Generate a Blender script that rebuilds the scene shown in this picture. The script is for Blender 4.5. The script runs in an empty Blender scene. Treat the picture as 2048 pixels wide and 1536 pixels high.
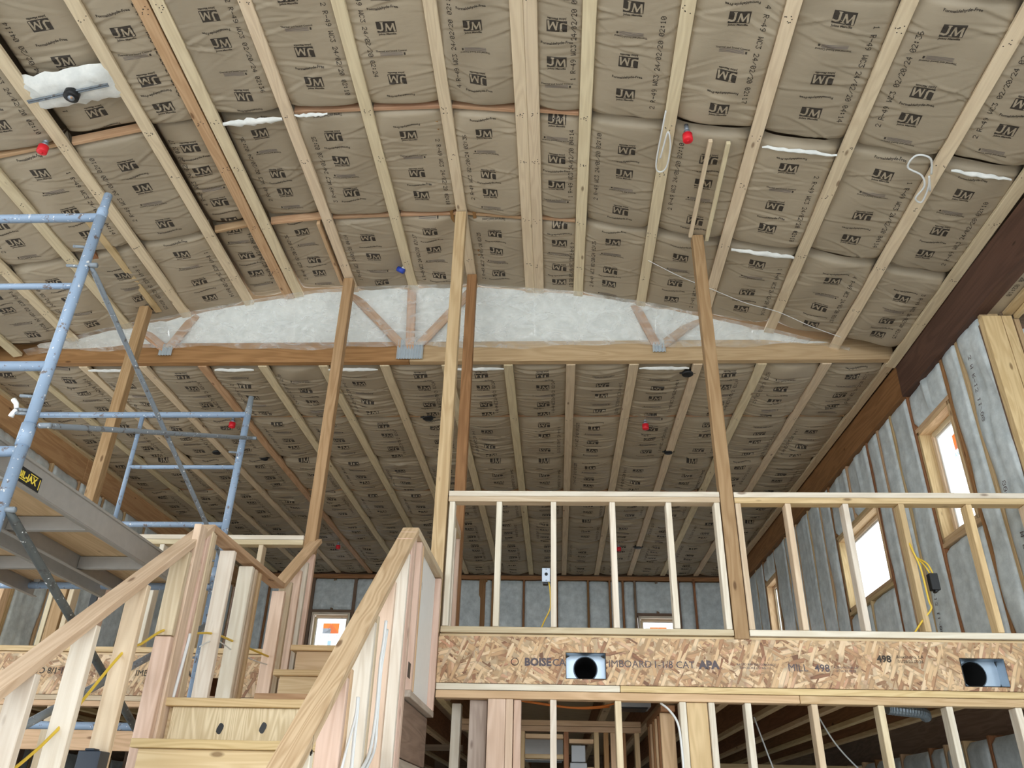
import bpy, bmesh, math, random
import numpy as np
from mathutils import Vector, Matrix
S = bpy.context.scene
C = S.collection
random.seed(7)
R = math.radians
# ------------------------------------------------------------------ camera (the lens is the origin, z up, y into the room)
F = 1616.63
def cam_axes(pi=R(28.7268), ya=R(3.4692), ro=R(1.47983)):
    fw = Vector((-math.sin(ya) * math.cos(pi), math.cos(ya) * math.cos(pi), math.sin(pi)))
    r = Vector((math.cos(ya), math.sin(ya), 0)); u = r.cross(fw)
    c, s = math.cos(ro), math.sin(ro)
    return c * r + s * u, -s * r + c * u, fw
cr, cu, cf = cam_axes()
cd = bpy.data.cameras.new('camera'); cam = bpy.data.objects.new('camera', cd); C.objects.link(cam)
cam.matrix_world = Matrix(((cr.x, cu.x, -cf.x, 0), (cr.y, cu.y, -cf.y, 0), (cr.z, cu.z, -cf.z, 0), (0, 0, 0, 1)))
cd.sensor_width = 36; cd.lens = F / 2048 * 36; cd.clip_start = 0.02; cd.clip_end = 200
S.camera = cam
# ------------------------------------------------------------------ world, lights, exposure
W = bpy.data.worlds.new('sky'); S.world = W; W.use_nodes = True
W.node_tree.nodes['Background'].inputs[0].default_value = (0.93, 0.97, 1.0, 1)
W.node_tree.nodes['Background'].inputs[1].default_value = 1.0
def area(name, loc, rot, sx, sy, energy=0, portal=False, col=(1, 1, 1)):
    l = bpy.data.lights.new(name, 'AREA'); l.shape = 'RECTANGLE'; l.size = sx; l.size_y = sy; l.energy = energy; l.color = col
    o = bpy.data.objects.new(name, l); C.objects.link(o); o.location = loc; o.rotation_euler = rot
    if portal: l.cycles.is_portal = True
    return o
REAR = -5.0
area('rear_opening_portal', (-1.1, REAR, 1.3), (R(90), 0, 0), 10.2, 6.2, portal=True)
area('added_left_window_portal', (-6.2, -1.1, .85), (0, R(-90), 0), 3.5, 5.4, portal=True)  # sky portal for the added near left window
area('added_left_side_portal', (-6.2, 5.65, 2.15), (0, R(-90), 0), 2.6, 6.3, portal=True)  # sky portal for the added row of left wall windows
area('added_right_window_portal', (4.15, -.7, .85), (0, R(90), 0), 3.5, 6.2, portal=True)  # sky portal for the added near right window
S.view_settings.view_transform = 'Standard'; S.view_settings.look = 'None'; S.view_settings.gamma = 1
S.view_settings.use_curve_mapping = False
S.view_settings.exposure = 2.2
S.cycles.max_bounces = 8; S.cycles.diffuse_bounces = 5; S.cycles.transparent_max_bounces = 8
S.cycles.sample_clamp_indirect = 6
# ------------------------------------------------------------------ materials
def mat(name):
    m = bpy.data.materials.new(name); m.use_nodes = True
    nt = m.node_tree; b = nt.nodes['Principled BSDF']
    return m, nt, b
def N(nt, t, **k):
    n = nt.nodes.new(t)
    for a, v in k.items():
        if a.startswith('i_'):
            n.inputs[a[2:].replace('_', ' ')].default_value = v
        else: setattr(n, a, v)
    return n
def L(nt, a, b): nt.links.new(a, b)
def plain(name, col, rough=0.6, metal=0.0, spec=0.4, noise=0.0):
    m, nt, b = mat(name)
    b.inputs['Base Color'].default_value = (*col, 1); b.inputs['Roughness'].default_value = rough
    b.inputs['Metallic'].default_value = metal; b.inputs['Specular IOR Level'].default_value = spec
    if noise:
        tc = N(nt, 'ShaderNodeTexCoord'); n = N(nt, 'ShaderNodeTexNoise', i_Scale=18.0, i_Detail=5.0)
        L(nt, tc.outputs['Object'], n.inputs['Vector'])
        mx = N(nt, 'ShaderNodeMix', data_type='RGBA')
        mx.inputs[6].default_value = (*[c * (1 - noise) for c in col], 1); mx.inputs[7].default_value = (*[min(1, c * (1 + noise)) for c in col], 1)
        L(nt, n.outputs['Fac'], mx.inputs[0]); L(nt, mx.outputs[2], b.inputs['Base Color'])
    return m
def objrand(nt, sc=40.0):
    tc = N(nt, 'ShaderNodeTexCoord'); oi = N(nt, 'ShaderNodeObjectInfo')
    ml = N(nt, 'ShaderNodeMath', operation='MULTIPLY'); ml.inputs[1].default_value = sc; L(nt, oi.outputs['Random'], ml.inputs[0])
    cb = N(nt, 'ShaderNodeCombineXYZ')
    for i in range(3): L(nt, ml.outputs[0], cb.inputs[i])
    ad = N(nt, 'ShaderNodeVectorMath', operation='ADD'); L(nt, tc.outputs['Object'], ad.inputs[0]); L(nt, cb.outputs[0], ad.inputs[1])
    return ad.outputs[0], oi.outputs['Random']
def wood(name, dark, light, rough=0.65, ring=1.0, knots=True, vary=0.13, hue=0.012):
    """lumber: grain runs along each board's own x axis"""
    m, nt, b = mat(name)
    v, rnd = objrand(nt)
    def mp(sc):
        q = N(nt, 'ShaderNodeVectorMath', operation='MULTIPLY'); q.inputs[1].default_value = sc; L(nt, v, q.inputs[0]); return q.outputs[0]
    n1 = N(nt, 'ShaderNodeTexNoise', i_Scale=1.0, i_Detail=5.0, i_Roughness=0.6); L(nt, mp((2.0, 75, 75)), n1.inputs['Vector'])
    n2 = N(nt, 'ShaderNodeTexNoise', i_Scale=1.0, i_Detail=2.0, i_Distortion=0.4); L(nt, mp((0.9, 9, 9)), n2.inputs['Vector'])
    rg = N(nt, 'ShaderNodeMath', operation='MULTIPLY'); rg.inputs[1].default_value = 46.0 * ring; L(nt, n2.outputs['Fac'], rg.inputs[0])
    sn = N(nt, 'ShaderNodeMath', operation='SINE'); L(nt, rg.outputs[0], sn.inputs[0])
    m1 = N(nt, 'ShaderNodeMath', operation='MULTIPLY_ADD'); m1.inputs[1].default_value = 0.20; m1.inputs[2].default_value = 0.12; L(nt, sn.outputs[0], m1.inputs[0])
    m2 = N(nt, 'ShaderNodeMath', operation='MULTIPLY_ADD'); m2.inputs[1].default_value = 0.75; L(nt, n1.outputs['Fac'], m2.inputs[0]); L(nt, m1.outputs[0], m2.inputs[2])
    mx = N(nt, 'ShaderNodeMix', data_type='RGBA'); mx.inputs[6].default_value = (*light, 1); mx.inputs[7].default_value = (*dark, 1)
    L(nt, m2.outputs[0], mx.inputs[0])
    out = mx.outputs[2]
    if knots:
        vo = N(nt, 'ShaderNodeTexVoronoi', i_Scale=1.0); L(nt, mp((3.2, 9, 9)), vo.inputs['Vector'])
        mr = N(nt, 'ShaderNodeMapRange'); mr.inputs[1].default_value = 0.07; mr.inputs[2].default_value = 0.13; mr.inputs[3].default_value = 1; mr.inputs[4].default_value = 0
        L(nt, vo.outputs['Distance'], mr.inputs[0])
        sx = N(nt, 'ShaderNodeSeparateColor'); L(nt, vo.outputs['Color'], sx.inputs[0])
        gt = N(nt, 'ShaderNodeMath', operation='GREATER_THAN'); gt.inputs[1].default_value = 0.55; L(nt, sx.outputs[0], gt.inputs[0])
        mm = N(nt, 'ShaderNodeMath', operation='MULTIPLY'); L(nt, mr.outputs[0], mm.inputs[0]); L(nt, gt.outputs[0], mm.inputs[1])
        m3 = N(nt, 'ShaderNodeMath', operation='MULTIPLY'); m3.inputs[1].default_value = 0.8; L(nt, mm.outputs[0], m3.inputs[0])
        kx = N(nt, 'ShaderNodeMix', data_type='RGBA'); kx.inputs[7].default_value = (dark[0] * .35, dark[1] * .28, dark[2] * .25, 1)
        L(nt, m3.outputs[0], kx.inputs[0]); L(nt, out, kx.inputs[6]); out = kx.outputs[2]
    hs = N(nt, 'ShaderNodeHueSaturation')
    a = N(nt, 'ShaderNodeMapRange'); a.inputs[3].default_value = 1 - vary; a.inputs[4].default_value = 1 + vary; L(nt, rnd, a.inputs[0]); L(nt, a.outputs[0], hs.inputs['Value'])
    fr = N(nt, 'ShaderNodeMath', operation='MULTIPLY'); fr.inputs[1].default_value = 7.31; L(nt, rnd, fr.inputs[0])
    fc = N(nt, 'ShaderNodeMath', operation='FRACT'); L(nt, fr.outputs[0], fc.inputs[0])
    h = N(nt, 'ShaderNodeMapRange'); h.inputs[3].default_value = 0.5 - hue; h.inputs[4].default_value = 0.5 + hue; L(nt, fc.outputs[0], h.inputs[0]); L(nt, h.outputs[0], hs.inputs['Hue'])
    L(nt, out, hs.inputs['Color']); L(nt, hs.outputs[0], b.inputs['Base Color'])
    bp = N(nt, 'ShaderNodeBump', i_Strength=0.12, i_Distance=0.004); L(nt, n1.outputs['Fac'], bp.inputs['Height']); L(nt, bp.outputs[0], b.inputs['Normal'])
    b.inputs['Roughness'].default_value = rough; b.inputs['Specular IOR Level'].default_value = 0.25
    return m
def osb_mat():
    m, nt, b = mat('flake_board')
    tc = N(nt, 'ShaderNodeTexCoord')
    nz = N(nt, 'ShaderNodeTexNoise', i_Scale=14.0, i_Detail=2.0); L(nt, tc.outputs['Object'], nz.inputs['Vector'])
    prev = None
    ramp = [(0.0, (.25, .115, .06)), (.14, (.44, .25, .13)), (.4, (.58, .38, .205)), (.7, (.68, .48, .28)), (.9, (.76, .58, .38)), (1, (.52, .27, .16))]
    for k, (ang, sx, sy, off) in enumerate(((12, 7, 26, 0), (-38, 9, 34, 3.7), (52, 8, 36, 8.1), (84, 9, 40, 5.3), (-14, 8, 44, 12.2), (31, 10, 52, 15.9), (-66, 9, 48, 21.3))):
        mp = N(nt, 'ShaderNodeMapping'); mp.inputs['Rotation'].default_value = (0, 0, R(ang)); mp.inputs['Location'].default_value = (off, off * .7, 0)
        L(nt, tc.outputs['Object'], mp.inputs['Vector'])
        sc = N(nt, 'ShaderNodeVectorMath', operation='MULTIPLY'); sc.inputs[1].default_value = (sx, sy, 0.01); L(nt, mp.outputs[0], sc.inputs[0])
        mb = N(nt, 'ShaderNodeVectorMath', operation='MULTIPLY_ADD'); mb.inputs[1].default_value = (.25, .25, 0); L(nt, nz.outputs['Color'], mb.inputs[0]); L(nt, sc.outputs[0], mb.inputs[2])
        vo = N(nt, 'ShaderNodeTexVoronoi', i_Scale=1.0, distance='CHEBYCHEV'); L(nt, mb.outputs[0], vo.inputs['Vector'])
        se = N(nt, 'ShaderNodeSeparateColor'); L(nt, vo.outputs['Color'], se.inputs[0])
        cr_ = N(nt, 'ShaderNodeValToRGB'); e = cr_.color_ramp.elements
        e[0].position = 0; e[0].color = (*ramp[0][1], 1); e[1].position = 1; e[1].color = (*ramp[-1][1], 1)
        for p, c in ramp[1:-1]:
            q = e.new(p); q.color = (*c, 1)
        L(nt, se.outputs[0], cr_.inputs[0])
        sh = N(nt, 'ShaderNodeMapRange'); sh.inputs[1].default_value = .34; sh.inputs[2].default_value = .55; sh.inputs[3].default_value = 1.04; sh.inputs[4].default_value = .66
        L(nt, vo.outputs['Distance'], sh.inputs[0])
        mu = N(nt, 'ShaderNodeMix', data_type='RGBA', blend_type='MULTIPLY'); mu.inputs[0].default_value = 1; L(nt, cr_.outputs[0], mu.inputs[6]); L(nt, sh.outputs[0], mu.inputs[7])
        if prev is None: prev = mu.outputs[2]
        else:
            gt = N(nt, 'ShaderNodeMath', operation='GREATER_THAN'); gt.inputs[1].default_value = .66; L(nt, se.outputs[1], gt.inputs[0])
            mx = N(nt, 'ShaderNodeMix', data_type='RGBA'); L(nt, gt.outputs[0], mx.inputs[0]); L(nt, prev, mx.inputs[6]); L(nt, mu.outputs[2], mx.inputs[7]); prev = mx.outputs[2]
    L(nt, prev, b.inputs['Base Color']); b.inputs['Roughness'].default_value = .6
    return m
def kraft_mat():
    m, nt, b = mat('kraft_paper')
    v, rnd = objrand(nt)
    n = N(nt, 'ShaderNodeTexNoise', i_Scale=5.0, i_Detail=4.0); L(nt, v, n.inputs['Vector'])
    mx = N(nt, 'ShaderNodeMix', data_type='RGBA'); mx.inputs[6].default_value = (.37, .305, .22, 1); mx.inputs[7].default_value = (.425, .36, .265, 1)
    L(nt, n.outputs['Fac'], mx.inputs[0])
    hs = N(nt, 'ShaderNodeHueSaturation'); a = N(nt, 'ShaderNodeMapRange'); a.inputs[3].default_value = .9; a.inputs[4].default_value = 1.06; L(nt, rnd, a.inputs[0])
    L(nt, a.outputs[0], hs.inputs['Value']); L(nt, mx.outputs[2], hs.inputs['Color']); L(nt, hs.outputs[0], b.inputs['Base Color'])
    q = N(nt, 'ShaderNodeVectorMath', operation='MULTIPLY'); q.inputs[1].default_value = (5, 20, 8); L(nt, v, q.inputs[0])
    w = N(nt, 'ShaderNodeTexNoise', i_Scale=1.0, i_Detail=4.0, i_Distortion=.8); L(nt, q.outputs[0], w.inputs['Vector'])
    bp = N(nt, 'ShaderNodeBump', i_Strength=.22, i_Distance=.010); L(nt, w.outputs['Fac'], bp.inputs['Height']); L(nt, bp.outputs[0], b.inputs['Normal'])
    b.inputs['Roughness'].default_value = .5; b.inputs['Specular IOR Level'].default_value = .35
    return m
def fiber_mat(name, c1, c2, gloss=.45, spec=.3):
    m, nt, b = mat(name)
    v, rnd = objrand(nt)
    n = N(nt, 'ShaderNodeTexNoise', i_Scale=9.0, i_Detail=6.0, i_Roughness=.65); L(nt, v, n.inputs['Vector'])
    mx = N(nt, 'ShaderNodeMix', data_type='RGBA'); mx.inputs[6].default_value = (*c1, 1); mx.inputs[7].default_value = (*c2, 1)
    mr = N(nt, 'ShaderNodeMapRange'); mr.inputs[1].default_value = .35; mr.inputs[2].default_value = .65; L(nt, n.outputs['Fac'], mr.inputs[0]); L(nt, mr.outputs[0], mx.inputs[0])
    L(nt, mx.outputs[2], b.inputs['Base Color'])
    bp = N(nt, 'ShaderNodeBump', i_Strength=.3, i_Distance=.01); L(nt, n.outputs['Fac'], bp.inputs['Height']); L(nt, bp.outputs[0], b.inputs['Normal'])
    b.inputs['Roughness'].default_value = gloss; b.inputs['Specular IOR Level'].default_value = spec
    return m
def paint_mat(name, col, chip, amount=.56, rough=.42):
    m, nt, b = mat(name)
    v, rnd = objrand(nt)
    n = N(nt, 'ShaderNodeTexNoise', i_Scale=26.0, i_Detail=6.0, i_Roughness=.7); L(nt, v, n.inputs['Vector'])
    mr = N(nt, 'ShaderNodeMapRange'); mr.inputs[1].default_value = amount; mr.inputs[2].default_value = amount + .05; L(nt, n.outputs['Fac'], mr.inputs[0])
    mx = N(nt, 'ShaderNodeMix', data_type='RGBA'); mx.inputs[6].default_value = (*col, 1); mx.inputs[7].default_value = (*chip, 1); L(nt, mr.outputs[0], mx.inputs[0])
    n2 = N(nt, 'ShaderNodeTexNoise', i_Scale=60.0, i_Detail=3.0); L(nt, v, n2.inputs['Vector'])
    m2 = N(nt, 'ShaderNodeMapRange'); m2.inputs[1].default_value = .66; m2.inputs[2].default_value = .70; L(nt, n2.outputs['Fac'], m2.inputs[0])
    mw = N(nt, 'ShaderNodeMix', data_type='RGBA'); mw.inputs[7].default_value = (.75, .76, .76, 1); L(nt, m2.outputs[0], mw.inputs[0]); L(nt, mx.outputs[2], mw.inputs[6])
    L(nt, mw.outputs[2], b.inputs['Base Color']); b.inputs['Roughness'].default_value = rough
    return m
def film_mat():
    m, nt, b = mat('clear_plastic_film')
    tr = N(nt, 'ShaderNodeBsdfTransparent'); tr.inputs[0].default_value = (.97, .98, .98, 1)
    b.inputs['Base Color'].default_value = (.85, .88, .88, 1); b.inputs['Roughness'].default_value = .27; b.inputs['Specular IOR Level'].default_value = .55
    tc = N(nt, 'ShaderNodeTexCoord'); q = N(nt, 'ShaderNodeVectorMath', operation='MULTIPLY'); q.inputs[1].default_value = (3, 3, 6); L(nt, tc.outputs['Object'], q.inputs[0])
    n = N(nt, 'ShaderNodeTexNoise', i_Scale=1.6, i_Detail=4.0, i_Distortion=1.4); L(nt, q.outputs[0], n.inputs['Vector'])
    bp = N(nt, 'ShaderNodeBump', i_Strength=.6, i_Distance=.03); L(nt, n.outputs['Fac'], bp.inputs['Height']); L(nt, bp.outputs[0], b.inputs['Normal'])
    ms = N(nt, 'ShaderNodeMixShader'); mr = N(nt, 'ShaderNodeMapRange'); mr.inputs[1].default_value = .4; mr.inputs[2].default_value = .7; mr.inputs[3].default_value = .10; mr.inputs[4].default_value = .42  # whiter mix along the noise streaks imitates highlights on the film folds
    L(nt, n.outputs['Fac'], mr.inputs[0]); L(nt, mr.outputs[0], ms.inputs[0]); L(nt, tr.outputs[0], ms.inputs[1]); L(nt, b.outputs[0], ms.inputs[2])
    L(nt, ms.outputs[0], nt.nodes['Material Output'].inputs['Surface'])
    return m
def glass_mat():
    m, nt, b = mat('window_glass')
    tr = N(nt, 'ShaderNodeBsdfTransparent'); tr.inputs[0].default_value = (.95, .98, 1, 1)
    b.inputs['Base Color'].default_value = (.9, .95, 1, 1); b.inputs['Roughness'].default_value = .05
    ms = N(nt, 'ShaderNodeMixShader'); ms.inputs[0].default_value = .06
    L(nt, tr.outputs[0], ms.inputs[1]); L(nt, b.outputs[0], ms.inputs[2]); L(nt, ms.outputs[0], nt.nodes['Material Output'].inputs['Surface'])
    return m
M = {}
M['pale'] = wood('pale_spruce', (.54, .41, .26), (.76, .64, .46))
M['pinktan'] = wood('pale_orange_fir', (.38, .235, .125), (.60, .43, .27))
M['rosy'] = wood('rosy_tan_fir', (.56, .385, .25), (.80, .62, .45), ring=1.3)
M['post'] = wood('brown_orange_fir', (.30, .165, .08), (.49, .315, .18))
M['railold'] = wood('weathered_pine', (.36, .225, .12), (.66, .50, .33), ring=2.0)
M['white'] = wood('bleached_spruce', (.64, .55, .43), (.84, .78, .67), vary=.07)
M['pink'] = wood('pinkish_fir', (.58, .40, .29), (.80, .61, .49), knots=True)
M['tan'] = wood('tan_pine', (.48, .32, .17), (.70, .51, .31))
M['yellow'] = wood('yellow_pine', (.54, .36, .18), (.77, .58, .34), ring=1.5)
M['brown'] = wood('brown_fir', (.23, .11, .045), (.42, .22, .10))
M['joist'] = wood('joist_spruce', (.62, .50, .33), (.81, .69, .485), vary=.06)
M['rafter_orange'] = wood('orange_fir', (.42, .24, .13), (.62, .41, .255))
M['dark'] = wood('weathered_board', (.16, .105, .07), (.30, .21, .15))
M['grey'] = wood('grey_weathered_spruce', (.33, .26, .21), (.52, .44, .37))
M['glulam'] = wood('glulam_stain', (.19, .095, .035), (.36, .19, .075), ring=.7, vary=.03)
M['glulam_dark'] = wood('dark_glulam_stain', (.075, .04, .03), (.15, .08, .055), ring=.7, vary=.03)
M['ply'] = wood('plywood', (.58, .41, .22), (.80, .64, .42), ring=1.6, vary=.05)
M['zebra'] = wood('zebra_plywood', (.46, .33, .19), (.84, .71, .52), ring=2.2, vary=.02, knots=False)
M['osb'] = osb_mat()
M['kraft'] = kraft_mat()
M['ink'] = plain('dark_print', (.045, .036, .028), .7)
M['inkgrey'] = plain('faded_grey_print', (.12, .10, .11), .8)
M['paperlite'] = plain('bare_paper_letters', (.37, .285, .195), .6)
M['fiber'] = fiber_mat('white_fiberglass', (.72, .74, .72), (.88, .89, .86), .9, .1)
M['wallins'] = fiber_mat('filmed_wall_insulation', (.53, .60, .63), (.75, .83, .865), .3, .5)
M['film'] = film_mat(); M['glass'] = glass_mat()
M['blue'] = paint_mat('chipped_blue_paint', (.255, .345, .475), (.15, .12, .11), .585)
M['galv'] = paint_mat('worn_galvanised_tube', (.20, .235, .27), (.10, .09, .085), .57, .45)
M['darksteel'] = paint_mat('spattered_dark_steel', (.075, .085, .085), (.05, .05, .05), .55, .5)
M['alu'] = plain('dull_aluminium', (.42, .41, .39), .5, .55, noise=.12)
M['zinc'] = plain('galvanised_sheet', (.36, .43, .50), .36, .75, noise=.12)
M['plate'] = plain('ribbed_metal_plate', (.56, .63, .68), .38, .35)
M['honey'] = wood('honey_glulam', (.46, .27, .11), (.68, .46, .23), ring=.7, vary=.03)
M['steelgrey'] = plain('galvanised_box', (.36, .41, .48), .4, .5)
M['black'] = plain('black_plastic', (.012, .013, .015), .45)
M['navy'] = plain('dark_blue_plastic', (.022, .032, .05), .4)
M['void'] = plain('dark_duct_interior', (.008, .008, .008), .9)
M['red'] = plain('red_plastic_cap', (.78, .02, .035), .4)
M['bluecap'] = plain('blue_plastic', (.03, .07, .45), .4)
M['yellowcable'] = plain('yellow_cable', (.75, .52, .06), .5)
M['whitecable'] = plain('white_cable', (.76, .78, .78), .5)
M['orangecable'] = plain('orange_cable', (.75, .22, .04), .5)
M['vinyl'] = plain('white_window_vinyl', (.80, .80, .78), .4)
M['bluefilm'] = plain('pale_blue_edge_film', (.35, .62, .80), .4)
M['orange'] = plain('orange_sticker', (.85, .20, .05), .5)
M['greysticker'] = plain('grey_sticker', (.30, .31, .33), .5)
M['whitesticker'] = plain('white_sticker', (.82, .83, .84), .5)
M['bluegrey'] = plain('blue_grey_lettering', (.35, .50, .68), .5)
M['yellowlabel'] = plain('yellow_lettering', (.85, .66, .08), .5)
M['concrete'] = plain('concrete_floor', (.56, .55, .52), .8, noise=.08)
M['gravel'] = plain('pale_ground', (.62, .62, .61), .95, noise=.1)
M['deck'] = plain('roof_deck', (.30, .22, .14), .8, noise=.1)
M['paint'] = plain('white_panel', (.80, .79, .77), .5, noise=.04)
M['greyplastic'] = plain('grey_fixture', (.38, .40, .42), .4)
for k in ('orange', 'greysticker', 'whitesticker', 'bluegrey'):       # thin film stuck on the glass lets daylight through
    nt = M[k].node_tree; b_ = nt.nodes['Principled BSDF']; tl = N(nt, 'ShaderNodeBsdfTranslucent'); tl.inputs[0].default_value = b_.inputs['Base Color'].default_value
    ms = N(nt, 'ShaderNodeMixShader'); ms.inputs[0].default_value = .75; L(nt, b_.outputs[0], ms.inputs[1]); L(nt, tl.outputs[0], ms.inputs[2]); L(nt, ms.outputs[0], nt.nodes['Material Output'].inputs['Surface'])
# ------------------------------------------------------------------ mesh helpers
def link(o, parent=None, loc=None):
    C.objects.link(o)
    if parent is not None: o.parent = parent
    return o
def to_mesh(name, verts, faces, mats, midx=None, smooth=False):
    me = bpy.data.meshes.new(name); me.from_pydata([tuple(v) for v in verts], [], faces)
    for m in mats: me.materials.append(m)
    if midx is not None: me.polygons.foreach_set('material_index', midx)
    if smooth: me.polygons.foreach_set('use_smooth', [True] * len(me.polygons))
    me.update(); return me
_boxes = {}
def box_mesh(l, w, t, m, ch=.003):
    k = (round(l, 3), round(w, 3), round(t, 3), m.name, ch)
    if k in _boxes: return _boxes[k]
    bm = bmesh.new(); bmesh.ops.create_cube(bm, size=1)
    for v in bm.verts: v.co = Vector((v.co.x * l, v.co.y * w, v.co.z * t))
    if ch: bmesh.ops.bevel(bm, geom=bm.edges[:], offset=min(ch, t * .3, w * .3), segments=1, affect='EDGES')
    me = bpy.data.meshes.new('board'); bm.to_mesh(me); bm.free(); me.materials.append(m); _boxes[k] = me
    return me
def root(name, loc, label=None, cat=None, group=None, kind=None):
    o = bpy.data.objects.new(name, None); o.location = loc; C.objects.link(o); o.empty_display_size = .1
    return tag(o, label, cat, group, kind)
def tag(o, label=None, cat=None, group=None, kind=None):
    for k, v in (('label', label), ('category', cat), ('group', group), ('kind', kind)):
        if v: o[k] = v
    return o
def off(parent):
    p = Vector((0, 0, 0)); q = parent
    while q is not None: p += q.location; q = q.parent
    return p
def board(name, parent, p0, p1, w, t, m, side=(1, 0, 0), ch=.003):
    """a stick of lumber: length p0-p1 on local x, width w towards `side` (local y), thickness t (local z)"""
    p0, p1, s = Vector(p0), Vector(p1), Vector(side); x = (p1 - p0); ln = x.length; x.normalize()
    z = x.cross(s); z.normalize(); y = z.cross(x)
    o = bpy.data.objects.new(name, box_mesh(ln, w, t, m, ch))
    c = (p0 + p1) / 2 - (off(parent) if parent is not None else Vector())
    o.matrix_basis = Matrix(((x.x, y.x, z.x, c.x), (x.y, y.y, z.y, c.y), (x.z, y.z, z.z, c.z), (0, 0, 0, 1)))
    return link(o, parent)
def block(name, parent, lo, hi, m, ch=.003, axis='x'):
    """axis aligned piece; grain along `axis`"""
    lo, hi = Vector(lo), Vector(hi); c = (lo + hi) / 2; d = hi - lo
    if axis == 'x': return board(name, parent, (lo.x, c.y, c.z), (hi.x, c.y, c.z), d.y, d.z, m, (0, 1, 0), ch)
    if axis == 'y': return board(name, parent, (c.x, lo.y, c.z), (c.x, hi.y, c.z), d.x, d.z, m, (1, 0, 0), ch)
    return board(name, parent, (c.x, c.y, lo.z), (c.x, c.y, hi.z), d.x, d.y, m, (1, 0, 0), ch)
def mesh_obj(name, parent, me, loc=(0, 0, 0)):
    o = bpy.data.objects.new(name, me)
    o.location = Vector(loc) - (off(parent) if parent is not None else Vector())
    return link(o, parent)
def tube_geo(pts, r, n=8, cap=True, V=None, Fc=None):
    V = [] if V is None else V; Fc = [] if Fc is None else Fc
    pts = [Vector(p) for p in pts]; up = Vector((.31, .22, .92)); b0 = len(V)
    for i, p in enumerate(pts):
        d = (pts[min(i + 1, len(pts) - 1)] - pts[max(i - 1, 0)]).normalized()
        a = d.cross(up)
        if a.length < .1: a = d.cross(Vector((1, 0, 0)))
        a.normalize(); b = d.cross(a)
        rr = r[i] if isinstance(r, (list, tuple)) else r
        for k in range(n):
            t = 2 * math.pi * k / n; V.append(p + (a * math.cos(t) + b * math.sin(t)) * rr)
    for i in range(len(pts) - 1):
        for k in range(n):
            k2 = (k + 1) % n; Fc.append((b0 + i * n + k, b0 + i * n + k2, b0 + (i + 1) * n + k2, b0 + (i + 1) * n + k))
    if cap:
        Fc.append(tuple(b0 + k for k in range(n))[::-1]); Fc.append(tuple(b0 + (len(pts) - 1) * n + k for k in range(n)))
    return V, Fc
def smooth_path(pts, sub=6):
    P = [Vector(p) for p in pts]; out = []
    for i in range(len(P) - 1):
        a, b, c, d = P[max(i - 1, 0)], P[i], P[i + 1], P[min(i + 2, len(P) - 1)]
        for k in range(sub):
            t = k / sub
            out.append(.5 * ((2 * b) + (c - a) * t + (2 * a - 5 * b + 4 * c - d) * t * t + (3 * b - a - 3 * c + d) * t ** 3))
    out.append(P[-1]); return out
def tube(name, parent, pts, r, m, n=8, smooth=False, sub=6):
    if smooth: pts = smooth_path(pts, sub)
    o0 = off(parent) if parent is not None else Vector(pts[0])
    V, Fc = tube_geo([Vector(p) - o0 for p in pts], r, n)
    me = to_mesh(name, V, Fc, [m], smooth=True)
    o = bpy.data.objects.new(name, me); link(o, parent)
    if parent is None: o.location = o0
    return o
# ------------------------------------------------------------------ lettering
_txt = {}
def text2d(s, size, bold=0.0):
    """triangles of a line of text, centred on x, baseline 0"""
    k = (s, size, bold)
    if k in _txt: return _txt[k]
    cu_ = bpy.data.curves.new('lettering', 'FONT'); cu_.body = s; cu_.size = size; cu_.align_x = 'CENTER'; cu_.resolution_u = 2; cu_.offset = bold
    o = bpy.data.objects.new('lettering', cu_); C.objects.link(o)
    dg = bpy.context.evaluated_depsgraph_get(); me = o.evaluated_get(dg).to_mesh(); me.calc_loop_triangles()
    v = [(a.co.x, a.co.y) for a in me.vertices]; t = [tuple(q.vertices) for q in me.loop_triangles]
    tris = [tuple(v[i] for i in q) for q in t]
    o.evaluated_get(dg).to_mesh_clear(); bpy.data.objects.remove(o); bpy.data.curves.remove(cu_)
    _txt[k] = tris; return tris
FONT57 = {'0': '0E11131519110E', '1': '040C040404040E', '2': '0E11010204081F', '3': '1F02040201110E', '4': '02060A121F0202', '5': '1F101E0101110E',
          '6': '0608101E11110E', '7': '1F010204080808', '8': '0E11110E11110E', '9': '0E11110F01020C', '/': '00010204081000', ':': '000C0C000C0C00', '-': '0000001F000000',
          'R': '1E11111E141211', 'W': '11111115151B11', 'C': '0E11101010110E', ' ': '00000000000000', 'M': '111B1515111111', 'I': '0E04040404040E', 'L': '1010101010101F', 'A': '0E11111F111111'}
def dots2d(s, h):
    """dot-matrix print: small squares, x from 0, baseline 0"""
    p = h / 7; out = []; x = 0
    for ch in s:
        rows = bytes.fromhex(FONT57[ch])
        for j, rw in enumerate(rows):
            for i in range(5):
                if rw >> (4 - i) & 1:
                    x0 = x + i * p; y0 = h - (j + 1) * p; e = p * 1.04
                    out += [((x0, y0), (x0 + e, y0), (x0 + e, y0 + e)), ((x0, y0), (x0 + e, y0 + e), (x0, y0 + e))]
        x += p * 6.2
    return out, x
def split(tris, lim):
    out = []; st = list(tris)
    while st:
        t = st.pop(); d = [(t[i][0] - t[(i + 1) % 3][0]) ** 2 + (t[i][1] - t[(i + 1) % 3][1]) ** 2 for i in range(3)]
        k = d.index(max(d))
        if d[k] <= lim * lim: out.append(t); continue
        a, b, c = t[k], t[(k + 1) % 3], t[(k + 2) % 3]; m = ((a[0] + b[0]) / 2, (a[1] + b[1]) / 2)
        st += [(a, m, c), (m, b, c)]
    return out
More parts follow.
